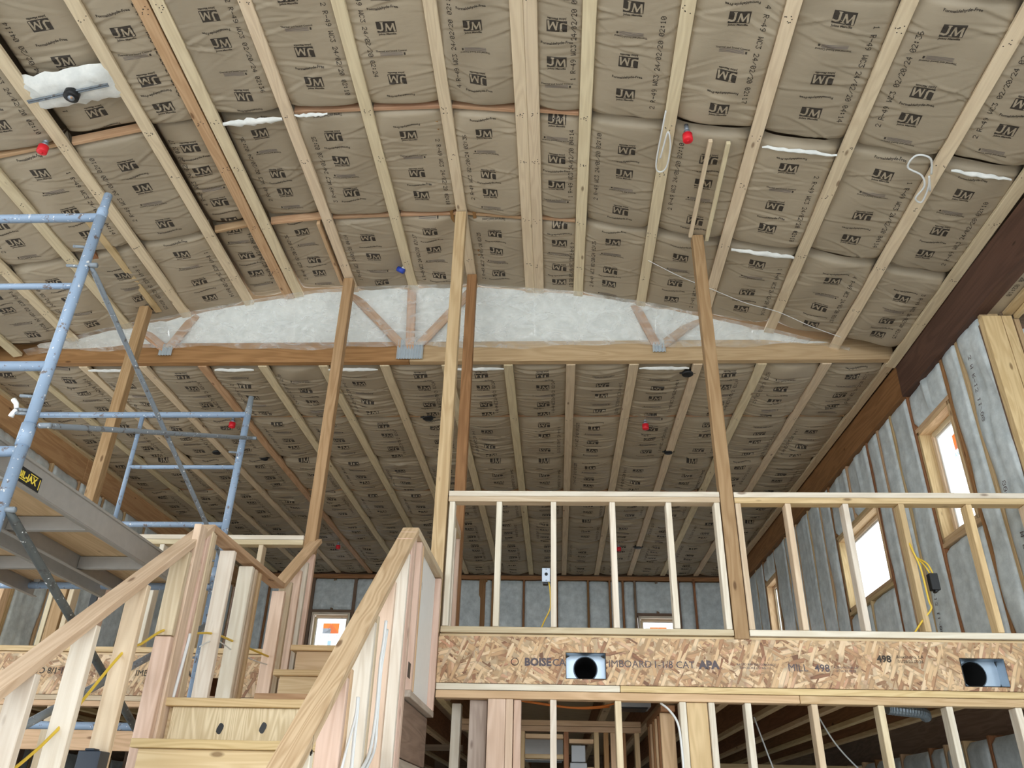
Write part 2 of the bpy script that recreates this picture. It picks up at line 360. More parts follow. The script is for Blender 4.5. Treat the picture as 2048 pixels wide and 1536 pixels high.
def place(tris, x, y, rx=(1, 0), uy=(0, 1)):
    return [tuple((x + p[0] * rx[0] + p[1] * uy[0], y + p[0] * rx[1] + p[1] * uy[1]) for p in t) for t in tris]
def lettering(name, parent, tris, origin, right, up, m, label=None):
    """flat print on a plane face"""
    o_, r_, u_ = Vector(origin), Vector(right), Vector(up); V = []; Fc = []
    c = off(parent)
    for t in tris:
        b0 = len(V); V += [o_ + r_ * p[0] + u_ * p[1] - c for p in t]; Fc.append((b0, b0 + 1, b0 + 2))
    o = bpy.data.objects.new(name, to_mesh(name, V, Fc, [m])); link(o, parent)
    if label: o['label'] = label
    return o
def stroke2d(pts, w):
    out = []
    for (a, b), (c, d) in zip(pts[:-1], pts[1:]):
        l = math.hypot(c - a, d - b); nx, ny = -(d - b) / l * w / 2, (c - a) / l * w / 2
        ex, ey = (c - a) / l * w * .3, (d - b) / l * w * .3; a -= ex; b -= ey; c += ex; d += ey
        out += [((a + nx, b + ny), (a - nx, b - ny), (c - nx, d - ny)), ((a + nx, b + ny), (c - nx, d - ny), (c + nx, d + ny))]
    return out
LOGO = stroke2d([(-.026, .076), (-.026, .030), (-.031, .020), (-.042, .017), (-.060, .022)], .0125) + stroke2d([(-.004, .010), (.004, .066)], .008) + stroke2d([(.004, .066), (.024, .016)], .0125) + stroke2d([(.024, .016), (.048, .066)], .008) + stroke2d([(.048, .066), (.053, .008)], .0125) + stroke2d([(-.012, .010), (.003, .010)], .005) + stroke2d([(-.036, .076), (-.018, .076)], .006)
def rect2d(w, h, x=0, y=0): return [((x, y), (x + w, y), (x + w, y + h)), ((x, y), (x + w, y + h), (x, y + h))]
# ------------------------------------------------------------------ kraft-faced batts (seen from below; x across, y into the room)
BL = 1.185
def batt_mesh(width, length, seed, kind):
    rg = np.random.default_rng(seed)
    nu, nv = (44 if width > .45 else 30), 104
    us = np.linspace(-.5, .5, nu) * width; vs = np.linspace(0, 1, nv) * length
    U, Vv = np.meshgrid(us, vs)
    eu = np.minimum(U + width / 2, width / 2 - U); ev = np.minimum(Vv, length - Vv)
    up = .075 * np.exp(-(eu / .026) ** 2) + .055 * np.exp(-(ev / .024) ** 2) + .03 * np.exp(-((eu ** 2 + ev ** 2) / .09 ** 2))
    belly = (.022 if kind == 'front' else .048) * np.clip(1 - (2 * U / width) ** 2, 0, 1) * np.clip(1 - (2 * Vv / length - 1) ** 8, 0, 1)
    Z = up - belly
    for _ in range(3):
        a, b_, p = rg.uniform(2, 6), rg.uniform(3, 9), rg.uniform(0, 6.3)
        Z += .0035 * np.sin(a * U * 3 + b_ * Vv + p)
    n = 26 if kind == 'front' else 22
    for _ in range(n):
        v0 = rg.uniform(.02, .98) * length; ang = rg.normal(0, .32 if kind == 'front' else .12)
        s0 = rg.choice([-1, 1, 0], p=[.4, .4, .2]) if kind == 'front' else 0
        ln = rg.uniform(.10, .34) if kind == 'front' else rg.uniform(.22, .5)
        u0 = s0 * width / 2 * .92 + (rg.uniform(-.12, .12) if s0 == 0 else 0)
        sg = rg.uniform(.006, .013); am = rg.uniform(.003, .0085) * (1 if kind == 'front' else 1.5)
        cu_ = rg.normal(0, .35)
        du = U - u0; dv = Vv - v0 - math.tan(ang) * du - cu_ * du * du
        prof = np.exp(-(dv / sg) ** 2) - .75 * np.exp(-((dv - 2.1 * sg) / (1.5 * sg)) ** 2)
        Z -= am * prof * np.exp(-(du / ln) ** 2)
    verts = np.stack([U, Vv, Z], -1).reshape(-1, 3)
    idx = np.arange(nu * nv).reshape(nv, nu)
    # facing down
    q = np.stack([idx[:-1, :-1], idx[1:, :-1], idx[1:, 1:], idx[:-1, 1:]], -1).reshape(-1, 4)
    # ---- print
    sets = []          # (tris, material, lift)
    dn = ((1, 0), (0, -1)); fl = ((-1, 0), (0, 1))
    y = rg.uniform(.0, .26); k = int(rg.integers(0, 4)); xo = rg.uniform(-.05, .05) * width
    while y < length - .1:
        o = dn if k % 4 in (0, 1) else fl
        if k % 4 in (0, 2):
            lw, lh = .128, .084
            sets.append((place(rect2d(lw, lh, -lw / 2, 0), xo, y, *o), 1, .0016))
            sets.append((place(LOGO, xo, y, *o), 0, .0030))
            sets.append((place(text2d('Johns Manville', .0205, .0006), xo, y - o[1][1] * .020, *o), 1, .0016))
        elif k % 4 == 1:
            o = fl if rg.random() < .7 else dn
            for i in range(4): sets.append((place(rect2d(.155, .0028, -.08, -.008 - .0075 * i), xo, y, *o), 3, .0016))
            sets.append((place(text2d('Thermal and Sound Control', .0185, .0004), xo, y, *o), 1, .0016))
            sets.append((place(rect2d(.012, .018, .082, -.028), xo, y, *o), 1, .0016))
        else:
            o = fl if rg.random() < .6 else dn
            ts = text2d('Formaldehyde-Free', .026, .0006)
            ts = [tuple((p[0], p[1] + .009 * math.sin(p[0] * 26)) for p in t) for t in ts]
            sets.append((place(ts, xo, y, *o), 1, .0016))
        y += rg.uniform(.135, .185) if k % 2 == 0 else rg.uniform(.15, .2); k += 1
    dts = ['4 R-49 WC3 24/02/20 02:24', '2 R-49 WC3 02/20/24 02:36', '4 R-49 WC3 24/02/20 02:17', '1 R-49 WC3 24/02/20 04:14', '3 R-49 WC3 24/02/20 02:25', '2 R-49 WC3 24/02/20 02:10']
    d, w_ = dots2d(dts[seed % 6], .034)
    sd = rg.choice([-1, 1]); xx = sd * width * rg.uniform(.24, .33)
    if rg.random() < .5: o = ((0, -1), (-1, 0)); yy = min(length - .06, w_ + .1 + rg.uniform(0, max(.02, length - w_ - .2)))
    else: o = ((0, 1), (1, 0)); yy = max(.06, length - w_ - .1 - rg.uniform(0, max(.02, length - w_ - .2)))
    d = [t for t in place(d, xx, yy, *o) if all(.03 < p[1] < length - .03 for p in t)]
    sets.append((d, 1, .0016))
    V = [verts]; Fc = [tuple(r) for r in q.tolist()]; mi = [0] * len(Fc); nvt = len(verts)
    du, dv = us[1] - us[0], vs[1] - vs[0]
    for tris, mid, lift in sets:
        tris = split(tris, .016)
        if not tris: continue
        P = np.array(tris).reshape(-1, 2)
        fu = np.clip((P[:, 0] - us[0]) / du, 0, nu - 1.001); fv = np.clip((P[:, 1] - vs[0]) / dv, 0, nv - 1.001)
        iu, iv = fu.astype(int), fv.astype(int); a, b_ = fu - iu, fv - iv
        z = Z[iv, iu] * (1 - a) * (1 - b_) + Z[iv, iu + 1] * a * (1 - b_) + Z[iv + 1, iu] * (1 - a) * b_ + Z[iv + 1, iu + 1] * a * b_
        ok = np.all((np.abs(P[:, 0]) < width / 2 - .03).reshape(-1, 3) & (P[:, 1] > .012).reshape(-1, 3) & (P[:, 1] < length - .012).reshape(-1, 3), 1)
        Q = np.stack([P[:, 0], P[:, 1], z - lift], -1).reshape(-1, 3, 3)[ok].reshape(-1, 3)
        n3 = len(Q) // 3; V.append(Q)
        Fc += [(nvt + 3 * i, nvt + 3 * i + 1, nvt + 3 * i + 2) for i in range(n3)]; mi += [mid] * n3; nvt += len(Q)
    return to_mesh('insulation_batt', np.concatenate(V), Fc, [M['kraft'], M['ink'], M['paperlite'], M['inkgrey']], mi, True)
# ------------------------------------------------------------------ ceiling
GX = [-6.2, -5.0, -3.94, -3.06, -2.4, -1.8, -.8, .23, 1.21, 2.09, 2.63, 3.2, 3.6]
GZ = [3.86, 4.07, 4.30, 4.5, 4.62, 4.66, 4.675, 4.57, 4.366, 4.2, 4.07, 3.93, 3.84]
def zg(x): return float(np.interp(x, GX, GZ))
def zh(y): return 3.763 + .026 * y
def yf(x): return float(np.interp(x, [-5.5, -4.4, 1, 2, 2.7, 3.2], [6.68, 6.52, 6.5, 6.62, 6.7, 6.72]))
ceiling = root('ceiling', (0, 0, 4), kind='structure')
PX = [-5.93, -5.36, -4.77, -4.22, -3.65, -3.04, -2.65, -2.55, -2.0, -1.4, -.805, -.24, -.15, .23, .83, 1.43, 2.05, 2.66, 3.2]
for i, x in enumerate(PX):
    y1 = yf(x) + .04 if x < 3.1 else 6.86
    m = M['rafter_orange'] if i == 6 else M['joist']
    n = 'joist'
    a = math.atan2(zg(x + .05) - zg(x - .05), .1)
    board(n, ceiling, (x, .2, zg(x) + .019), (x, y1, zg(x) + .019), .089, .038, m, (math.cos(a), 0, math.sin(a)))
fw_ = [batt_mesh(.60, BL, s, 'front') for s in range(11, 18)]
fn_ = [batt_mesh(.37, BL, s, 'front') for s in range(31, 34)]
bw_ = [batt_mesh(.60, BL + .02, s, 'back') for s in range(51, 58)]
rows = [(1.86, 3.06), (3.07, 4.26), (4.28, 5.46), (5.48, 6.58)]
rnd = random.Random(4)
bays = [(a, b) for a, b in zip(PX[:-1], PX[1:]) if b - a > .2]
for bi, (a, b) in enumerate(bays):
    xm = (a + b) / 2; w = b - a
    sl = math.atan2(zg(b) - zg(a), w)
    pool = fw_ if w > .45 else fn_
    sx = min(1.04, (w + .012) / (.60 if w > .45 else .37)) if w > .5 else (w + .012) / (.60 if w > .45 else .37)
    for ri, (y0, y1) in enumerate(rows):
        me = pool[rnd.randrange(len(pool))]; o = bpy.data.objects.new('insulation_batt', me)
        flip = rnd.random() < .35; dy = rnd.uniform(-.015, .015); s = (y1 - y0) / BL
        o.scale = (sx, s, 1)
        o.rotation_euler = (rnd.uniform(-.006, .006), -sl, math.pi if flip else 0)
        o.location = Vector((xm, (y1 if flip else y0) + dy, (zg(a) + zg(b)) / 2 + .030)) - ceiling.location
        if (a, ri) in ((-3.04, 2), (-3.04, 3), (-2.55, 2), (-2.55, 3), (-3.65, 1)): o.location.z += .06      # pushed up deeper between the joists
        if flip: o.rotation_euler = (0, sl, math.pi)
        link(o, ceiling)
BX = [.155 + .6096 * k for k in range(-10, 6)]
BX[-1] = 3.19
for x in BX:
    board('joist', ceiling, (x, 6.80, zh(6.8) + .019), (x, 14.98, zh(14.98) + .019), .089, .038, M['rafter_orange'] if abs(x + 3.5) < .05 else M['joist'], (1, 0, 0))
for a, b in zip(BX[:-1], BX[1:]):
    for k in range(7):
        y0 = 6.85 + 1.215 * k; L_ = min(1.2, 15.0 - y0)
        me = bw_[rnd.randrange(len(bw_))]; o = bpy.data.objects.new('insulation_batt', me)
        flip = rnd.random() < .35
        o.scale = ((b - a + .012) / .60, L_ / (BL + .02), 1)
        t = math.atan(.026)
        o.rotation_euler = (-t if flip else t, 0, math.pi if flip else 0)
        yy = y0 + L_ if flip else y0
        o.location = Vector(((a + b) / 2, yy, zh(yy) + .036)) - ceiling.location
        link(o, ceiling)
# blocking strips between joists on the batt seams
for (a, b) in bays:
    for y, ms in ((4.27, 1), (5.47, 1)):
        if (y < 5 and (a < -4.5 or a > .2 or -3.1 < a < -2)) or (y > 5 and (a > .1 or a < -3.1)): continue
        zc = (zg(a) + zg(b)) / 2
        board('blocking', ceiling, (a + .045, y, zg(a) + .068), (b - .045, y, zg(b) + .068), .030, .07, M['rafter_orange'], (0, 1, 0))
for a, b in zip(BX[:-1], BX[1:]):
    for y in (8.05, 10.48):
        board('blocking', ceiling, (a + .045, y, zh(y) + .072), (b - .045, y, zh(y) + .072), .03, .07, M['rafter_orange'], (0, 1, 0))
def nails(jo, x, ys, seed):
    rg = random.Random(seed); V = []; Fc = []
    for y in ys:
        for _ in range(rg.randint(4, 7)):
            px, py = rg.uniform(-.034, .034), y + rg.uniform(-.03, .03); b0 = len(V)
            for k in range(6): V.append((py - jo[0] + .0045 * math.cos(k * 1.047), px + .0045 * math.sin(k * 1.047), jo[1]))
            Fc.append(tuple(range(b0, b0 + 6)))
    return to_mesh('nail_heads', V, Fc, [M['ink']])
for o in [q for q in ceiling.children if q.name.startswith('joist')]:
    yc = o.matrix_basis.translation.y; zl = o.matrix_basis.to_3x3().col[2]
    ln = o.data.vertices[0].co.x
    me = nails((yc, -.0195 if zl.z > 0 else .0195), 0, (3.3, 4.27, 4.75, 5.47, 6.1) if yc < 6 else (8.05, 10.48), int(abs(o.location.x) * 100))
    n_ = bpy.data.objects.new('nail_heads', me); n_.parent = o; n_['kind'] = 'stuff'; C.objects.link(n_)
# bits of bare white fibreglass showing at seams
def fluff(name, parent, x0, y0, z0, x1, y1, z1, w, seed):
    rg = random.Random(seed); V = []; Fc = []; n = 14
    for i in range(n + 1):
        t = i / n; e = math.sin(math.pi * (.06 + .88 * t)) ** .5
        c = Vector((x0 + (x1 - x0) * t, y0 + (y1 - y0) * t, z0 + (z1 - z0) * t))
        ww = w * e * rg.uniform(.65, 1.3); c.y += rg.uniform(-.006, .006)
        for k in range(5):
            s = (k / 4 - .5) * 2
            V.append(c + Vector((0, s * ww / 2, -.022 * (1 - s * s) * e - .004 * rg.random())))
    for i in range(n):
        for k in range(4): Fc.append((i * 5 + k, i * 5 + k + 1, (i + 1) * 5 + k + 1, (i + 1) * 5 + k))
    c = off(parent)
    o = bpy.data.objects.new(name, to_mesh(name, [v - c for v in V], Fc, [M['fiber']], smooth=True)); return link(o, parent)
for i, (x0, x1, y, w) in enumerate(((-2.50, -2.05, 4.30, .065), (1.49, 2.0, 4.345, .035), (1.49, 2.0, 5.52, .06), (2.74, 3.12, 4.33, .035), (-1.95, -1.7, 4.275, .03))):
    fluff('fiberglass_strip', ceiling, x0, y, zg(x0) + .012, x1, y, zg(x1) + .012, w, i)
for i, (x0, x1) in enumerate(((-4.70, -4.2), (-2.25, -1.75), (-1.0, -.5), (.82, 1.3), (-3.4, -3.0))):
    fluff('fiberglass_strip', ceiling, x0, 6.87, zh(6.87) + .005, x1, 6.87, zh(6.87) + .005, .05, 20 + i)
# short flat furring pieces beside the right post
board('furring_strip', ceiling, (1.125, 4.32, 4.37), (1.135, 5.40, 4.37), .030, .03, M['joist'], (1, 0, 0))
board('furring_strip', ceiling, (1.25, 4.32, 4.345), (1.27, 5.42, 4.345), .030, .03, M['joist'], (1, 0, 0))
board('filler_board', ceiling, (-.90, 4.4, 4.735), (-.90, 6.45, 4.735), .06, .03, M['brown'], (0, 0, 1))
board('filler_board', ceiling, (-.70, 4.4, 4.725), (-.70, 6.45, 4.725), .06, .03, M['brown'], (0, 0, 1))
board('filler_board', ceiling, (-2.09, 5.5, 4.67), (-2.09, 6.42, 4.67), .06, .03, M['tan'], (0, 0, 1))
board('filler_board', ceiling, (-3.86, 5.0, 4.34), (-3.86, 6.4, 4.34), .06, .035, M['tan'], (1, 0, .2))
board('filler_board', ceiling, (-4.04, 5.0, 4.32), (-4.04, 6.3, 4.32), .06, .035, M['brown'], (1, 0, .2))
# roof deck above everything
def quad_mesh(name, pts, m): return to_mesh(name, pts, [tuple(range(len(pts)))], [m])
V = []; Fc = []
xs = [-6.3] + GX[1:-1] + [4.3]
for x in xs: V += [(x, REAR, zg(x) + .30 - 4), (x, 7.1, zg(x) + .30 - 4)]
for i in range(len(xs) - 1): Fc.append((2 * i, 2 * i + 1, 2 * i + 3, 2 * i + 2))
link(bpy.data.objects.new('roof_deck', to_mesh('roof_deck', V, Fc, [M['deck']])), ceiling)
link(bpy.data.objects.new('roof_deck', to_mesh('roof_deck', [(-6.3, 6.9, zh(6.9) + .3 - 4), (4.3, 6.9, zh(6.9) + .3 - 4), (4.3, 15.3, zh(15.3) + .3 - 4), (-6.3, 15.3, zh(15.3) + .3 - 4)], [(0, 1, 2, 3)], [M['deck']])), ceiling)
V = []; Fc = []
xs = [-6.0] + GX[1:-1]
for x in xs: V += [(x, REAR, zg(x) + .03 - 4), (x, 1.86, zg(x) + .03 - 4)]
for i in range(len(xs) - 1): Fc.append((2 * i, 2 * i + 1, 2 * i + 3, 2 * i + 2))
link(bpy.data.objects.new('paper_facing', to_mesh('paper_facing', V, Fc, [M['kraft']])), ceiling)
# ------------------------------------------------------------------ floor, ground
FZ = -1.76
fl = block('floor', None, (-6.2, REAR, FZ - .1), (4.3, 15.2, FZ), M['concrete'], 0); tag(fl, kind='structure')
g = block('ground', None, (-40, -60, FZ - .3), (40, 60, FZ - .12), M['gravel'], 0); tag(g, kind='structure')
# ------------------------------------------------------------------ insulated walls
_pan = {}
def pillow(w, h, seed, depth=.02):
    """soft insulation face in its own plane: x across, z up, bulging to -y"""
    k = (round(w, 2), round(h, 2), seed)
    if k in _pan: return _pan[k]
    rg = np.random.default_rng(seed); nu = max(8, int(w / .03)); nv = max(8, int(h / .045))
    us = np.linspace(0, w, nu); vs = np.linspace(0, h, nv); U, Vv = np.meshgrid(us, vs)
    eu = np.minimum(U, w - U); ev = np.minimum(Vv, h - Vv)
    Y = -depth + (depth + .03) * np.exp(-(eu / .022) ** 2) + (depth + .02) * np.exp(-(ev / .03) ** 2)
    for _ in range(9):
        u0 = rg.uniform(0, w); sg = rg.uniform(.012, .03); am = rg.normal(0, .008); t = rg.normal(0, .05); v0 = rg.uniform(0, h); ln = rg.uniform(.3, 1.2)
        Y += am * np.exp(-((U - u0 - t * (Vv - v0)) / sg) ** 2) * np.exp(-((Vv - v0) / ln) ** 2)
    for _ in range(4): Y += .004 * np.sin(rg.uniform(4, 14) * U + rg.uniform(3, 9) * Vv + rg.uniform(0, 6))
    vt = np.stack([U, Y, Vv], -1).reshape(-1, 3); idx = np.arange(nu * nv).reshape(nv, nu)
    q = np.stack([idx[:-1, :-1], idx[:-1, 1:], idx[1:, 1:], idx[1:, :-1]], -1).reshape(-1, 4)
    me = to_mesh('insulation_panel', vt, [tuple(r) for r in q.tolist()], [M['wallins']], smooth=True); _pan[k] = me
    return me
class Wall:
    """origin o, direction d along the wall, inner face towards n"""
    def __init__(s, name, o, d, n):
        s.o, s.d, s.n = Vector(o), Vector(d), Vector(n); s.root = root(name, s.o, kind='structure'); s.k = 0
    def p(s, u, z, e=0): q = s.o + s.d * u + s.n * e; return Vector((q.x, q.y, z))
    def stick(s, name, u0, z0, u1, z1, m, w=.038, t=.14, e=-.07):
        a, b = s.p(u0, z0, e), s.p(u1, z1, e)
        side = s.d if abs(z1 - z0) > abs(u1 - u0) else Vector((0, 0, 1))
        return board(name, s.root, a, b, w, t, m, side)
    def panel(s, u0, u1, z0, z1, seed=None):
        s.k += 1; seed = seed if seed is not None else 100 + (s.k * 7) % 5
        me = pillow(u1 - u0, z1 - z0, seed)
        o = bpy.data.objects.new('insulation_panel', me)
        x = s.d; y = -s.n
        z = Vector((0, 0, 1)); c = s.p(u0, z0, -.012) - s.o; c.z = z0 - s.o.z
        if x.cross(y).z < 0:            # keep the face turned to the room
            x = -x; c = s.p(u1, z0, -.012) - s.o; c.z = z0 - s.o.z
        o.matrix_basis = Matrix(((x.x, y.x, z.x, c.x), (x.y, y.y, z.y, c.y), (x.z, y.z, z.z, c.z), (0, 0, 0, 1)))
        return link(o, s.root)
    def sheath(s, u0, u1, z0, z1, e=-.16, m=None):
        return board('sheathing', s.root, s.p(u0, (z0 + z1) / 2, e), s.p(u1, (z0 + z1) / 2, e), z1 - z0, .02, m or M['dark'], (0, 0, 1), 0)
def window(n, wall, u0, u1, z0, z1, stick=None, lining='yellow', split_far=False):
    """window_n in a rough opening of `wall`"""
    t = root('window_%d' % n, wall.p((u0 + u1) / 2, z0), kind='structure')
    P = wall.p; L_ = M[lining]
    def bar(name, a, b, w, tt, m, side): return board(name, t, a, b, w, tt, m, side)
    n_, d = wall.n, wall.d
    # rough opening lining
    for u in (u0 + .019, u1 - .019): bar('jamb', P(u, z0, -.07), P(u, z1, -.07), .14, .038, L_, n_)
    bar('head', P(u0, z1 - .019, -.07), P(u1, z1 - .019, -.07), .14, .038, L_, n_)
    bar('sill', P(u0, z0 + .019, -.07), P(u1, z0 + .019, -.07), .14, .038, M['tan'], n_)
    a, b, c, e = u0 + .055, u1 - .055, z0 + .05, z1 - .055
    for u in (a, b): bar('frame', P(u, c, -.125), P(u, e, -.125), .05, .045, M['pale'], n_)
    for z in (c, e): bar('frame', P(a, z, -.125), P(b, z, -.125), .05, .045, M['pale'], n_)
    a += .02; b -= .02; c += .02; e -= .02
    for u in (a, b): bar('sash', P(u, c, -.135), P(u, e, -.135), .03, .04, M['vinyl'], n_)
    for z in (c, e): bar('sash', P(a, z, -.135), P(b, z, -.135), .03, .04, M['vinyl'], n_)
    q = [P(a, c, -.135), P(b, c, -.135), P(b, e, -.135), P(a, e, -.135)]
    pn = link(bpy.data.objects.new('pane', to_mesh('pane', [v - t.location for v in q], [(0, 1, 2, 3)], [M['glass']])), t)
    if stick:
        uc, zc, w, rr = stick
        h = w * .62; o_ = P(uc, zc, -.131); r = d * rr
        lettering('sticker', pn, rect2d(w * 1.5, h * 3.0, -w * .75, -h * 1.9), P(uc, zc, -.1345), r, (0, 0, 1), M['whitesticker'])
        lettering('sticker', pn, rect2d(w * .5, h, -w / 2, 0) + rect2d(w * .5, h * .5, 0, h * .5), o_, r, (0, 0, 1), M['orange'])
        lettering('sticker', pn, rect2d(w * .5, h * .5, 0, 0), o_, r, (0, 0, 1), M['greysticker'])
        lettering('sticker', pn, [((-w * .5, 0), (0, 0), (0, h * .98)), ((0, h * .5), (w * .46, 0), (w * .06, 0)), ((0, h * .98), (0, h * .5), (w * .2, h * .5))], P(uc, zc, -.129), r, (0, 0, 1), M['whitesticker'])
        lettering('sticker', pn, place(text2d('ANDERSEN', w * .25, .001), 0, -h * .42), o_, r, (0, 0, 1), M['bluegrey'])
        lettering('sticker', pn, rect2d(w * .22, h * .8, -w * .11, -h * 1.5), o_, r, (0, 0, 1), M['bluegrey'])
    return t
# right wall: from y 5.40 to 15, inner face x = 3.30, u = y
wr = Wall('wall_right', (3.30, 0, FZ), (0, 1, 0), (-1, 0, 0))
wins = [(6.20, 6.86, 2.20, 3.24), (8.06, 9.36, 2.20, 3.03), (12.2, 12.84, 2.25, 3.42)]
TZ = lambda y: 3.66 + .026 * (y - 6.8)
us = [5.44, 5.86, 6.16, 6.90, 7.34, 7.70, 8.02, 8.70, 9.40, 9.80, 10.3, 10.9, 11.5, 12.16, 12.88, 13.4, 14.0, 14.5, 14.95]
for i, u in enumerate(us):
    wide = u in (6.16, 6.90, 8.02, 9.40, 12.16, 12.88)
    segs = [(FZ, .70), (1.1, TZ(u))]
    if u == 8.70: segs = [(FZ, .70), (1.1, 2.18), (3.07, TZ(u))]
    for z0, z1 in segs: wr.stick('stud', u, z0, u, z1, M['tan'] if not wide else M['brown'])
for a, b in zip(us[:-1], us[1:]):
    wr.panel(a + .012, b - .012, FZ, .68)
    m_ = (a + b) / 2; w = [q for q in wins if q[0] < m_ < q[1]]
    if w:
        wr.panel(a + .012, b - .012, 1.1, w[0][2] - .04, seed=150); wr.panel(a + .012, b - .012, w[0][3] + .04, TZ(a), seed=151)
    else: wr.panel(a + .012, b - .012, 1.1, TZ(a))
for k, (a, b, c, d) in enumerate(wins):
    wr.stick('header', a - .02, d + .019, b + .02, d + .019, M['tan']); wr.stick('sill_plate', a - .02, c - .019, b + .02, c - .019, M['tan'])
segs = [(5.4, wins[0][0]), (wins[0][1], wins[1][0]), (wins[1][1], wins[2][0]), (wins[2][1], 15.1)]
for a, b in segs: wr.sheath(a, b, FZ, 4.4)
for a, b, c, d in wins: wr.sheath(a, b, FZ, c); wr.sheath(a, b, d, 4.4)
window(1, wr, *wins[0], stick=(6.42, 2.92, .22, -1)); window(2, wr, *wins[1]); window(3, wr, *wins[2])
for (u, z, s, h) in ((5.64, 3.35, '3 M R-13 11/08', .045), (5.66, 2.3, '80-91', .05), (7.14, 1.9, 'R-13 11/08/23', .045), (5.62, 1.9, 'M R-13 11/08/3', .05)):
    d, w_ = dots2d(s.replace('M', 'M'), h)
    lettering('lettering', wr.root, d, (3.272, u, z), (0, .10, -.995), (0, .995, .10), M['inkgrey'])
# jog in the near right corner
wr2 = Wall('wall_right', (3.98, 0, FZ), (0, 1, 0), (-1, 0, 0))
for u in (3.4, 4.0, 4.55, 5.1, 5.38): wr2.stick('stud', u, FZ, u, 3.86, M['tan'])
for a, b in ((3.4, 4.0), (4.0, 4.55), (4.55, 5.1), (5.1, 5.38)): wr2.panel(a + .012, b - .012, FZ, 3.84)
FILL_WIN_R = (-3.8, 2.4, -.9, 2.6)  # large out-of-view opening added to brighten the near room
def holed(w, a, b, wn, e, m=None, zt=4.4):
    lo = a
    for q in wn: w.sheath(lo, q[0], FZ, zt, e, m); w.sheath(q[0], q[1], FZ, q[2], e, m); w.sheath(q[0], q[1], q[3], zt, e, m); lo = q[1]
    w.sheath(lo, b, FZ, zt, e, m)
holed(wr2, REAR, 5.4, [FILL_WIN_R], -.15); holed(wr2, REAR, 3.4, [FILL_WIN_R], -.02, M['wallins'])
window(8, wr2, *FILL_WIN_R)  # added window, there only for its fill light
board('sheathing', wr2.root, (3.48, 5.50, 3.98), (4.1, 5.50, 3.98), 1.0, .02, M['dark'], (0, 0, 1), 0)
board('sheathing', wr2.root, (3.30, 5.47, .88), (4.1, 5.47, .88), 5.26, .02, M['dark'], (0, 0, 1), 0)
block('stud', wr2.root, (3.535, 5.40, FZ), (3.575, 5.455, 3.53), M['tan'], axis='z'); block('stud', wr2.root, (3.86, 5.40, FZ), (3.90, 5.455, 3.53), M['tan'], axis='z')
o = bpy.data.objects.new('insulation_panel', pillow(.28, 5.25, 171)); o.location = Vector((3.58, 5.45, FZ)) - wr2.root.location; link(o, wr2.root)
d, w_ = dots2d('24/02/20 02:10', .034)
o = bpy.data.objects.new('insulation_batt', quad_mesh('insulation_batt', [(3.30, 3.0, 3.585 - 4), (3.30, 5.43, 3.585 - 4), (3.96, 5.43, 3.585 - 4), (3.96, 3.0, 3.585 - 4)], M['kraft'])); link(o, ceiling)
lettering('lettering', ceiling, d, (3.385, 4.76, 3.581), (0, 1, 0), (1, 0, 0), M['ink'])
board('trim_board', ceiling, (3.49, 3.0, 3.565), (3.49, 5.39, 3.565), .07, .03, M['tan'], (1, 0, 0))
board('trim_board', ceiling, (3.55, 3.0, 3.55), (3.55, 5.39, 3.55), .04, .06, M['yellow'], (1, 0, 0))
# corner post of built-up studs at the wall end
for i, (x0, x1, m) in enumerate(((3.28, 3.42, 'yellow'), (3.425, 3.50, 'yellow'))):
    block('corner_post', wr.root, (x0, 5.36, FZ), (x1, 5.43, 3.53), M[m], axis='z')
# back wall: y = 15, u = x
wb = Wall('wall_back', (0, 15.0, FZ), (1, 0, 0), (0, -1, 0))
bw = [(-4.52, -3.80, 2.62, 3.42), (1.50, 2.22, 2.62, 3.42)]
ub = [-5.9, -5.4, -5.0, -4.56, -3.76, -3.3, -2.75, -2.3, -1.85, -1.35, -1.17, -.59, .02, .60, 1.0, 1.24, 1.46, 2.26, 2.55, 3.1]
for u in ub:
    wide = abs(u + 1.35) < .01
    wb.stick('stud', u, 1.1, u, 4.06, M['brown'] if u not in (-4.56, -3.76, 1.46, 2.26) else M['dark'], w=.15 if wide else (.06 if u in (-4.56, -3.76) else .038))
    wb.stick('stud', u, FZ, u, .7, M['brown'])
for a, b in zip(ub[:-1], ub[1:]):
    m_ = (a + b) / 2; w = [q for q in bw if q[0] < m_ < q[1]]
    if w: wb.panel(a + .012, b - .012, w[0][3] + .04, 4.05, seed=152); wb.panel(a + .012, b - .012, 1.1, w[0][2] - .04, seed=153)
    else: wb.panel(a + .012, b - .012, 1.1, 4.05)
    wb.panel(a + .012, b - .012, FZ, .7)
for a, b, c, d in bw:
    wb.stick('header', a - .02, d + .025, b + .02, d + .025, M['dark'], w=.05); wb.stick('sill_plate', a - .02, c - .019, b + .02, c - .019, M['brown'])
    wb.stick('cripple_stud', (a + b) / 2, d + .04, (a + b) / 2, 4.05, M['dark'], w=.05)
wb.stick('top_plate', -6, 4.10, 3.3, 4.10, M['brown'], w=.076)
for a, b in ((-6.2, bw[0][0]), (bw[0][1], bw[1][0]), (bw[1][1], 3.5)): wb.sheath(a, b, FZ, 4.4)
for a, b, c, d in bw: wb.sheath(a, b, FZ, c); wb.sheath(a, b, d, 4.4)
window(4, wb, *bw[0], stick=(-4.16, 3.06, .30, -1), lining='white'); window(5, wb, *bw[1], stick=(1.86, 3.06, .30, -1), lining='white')
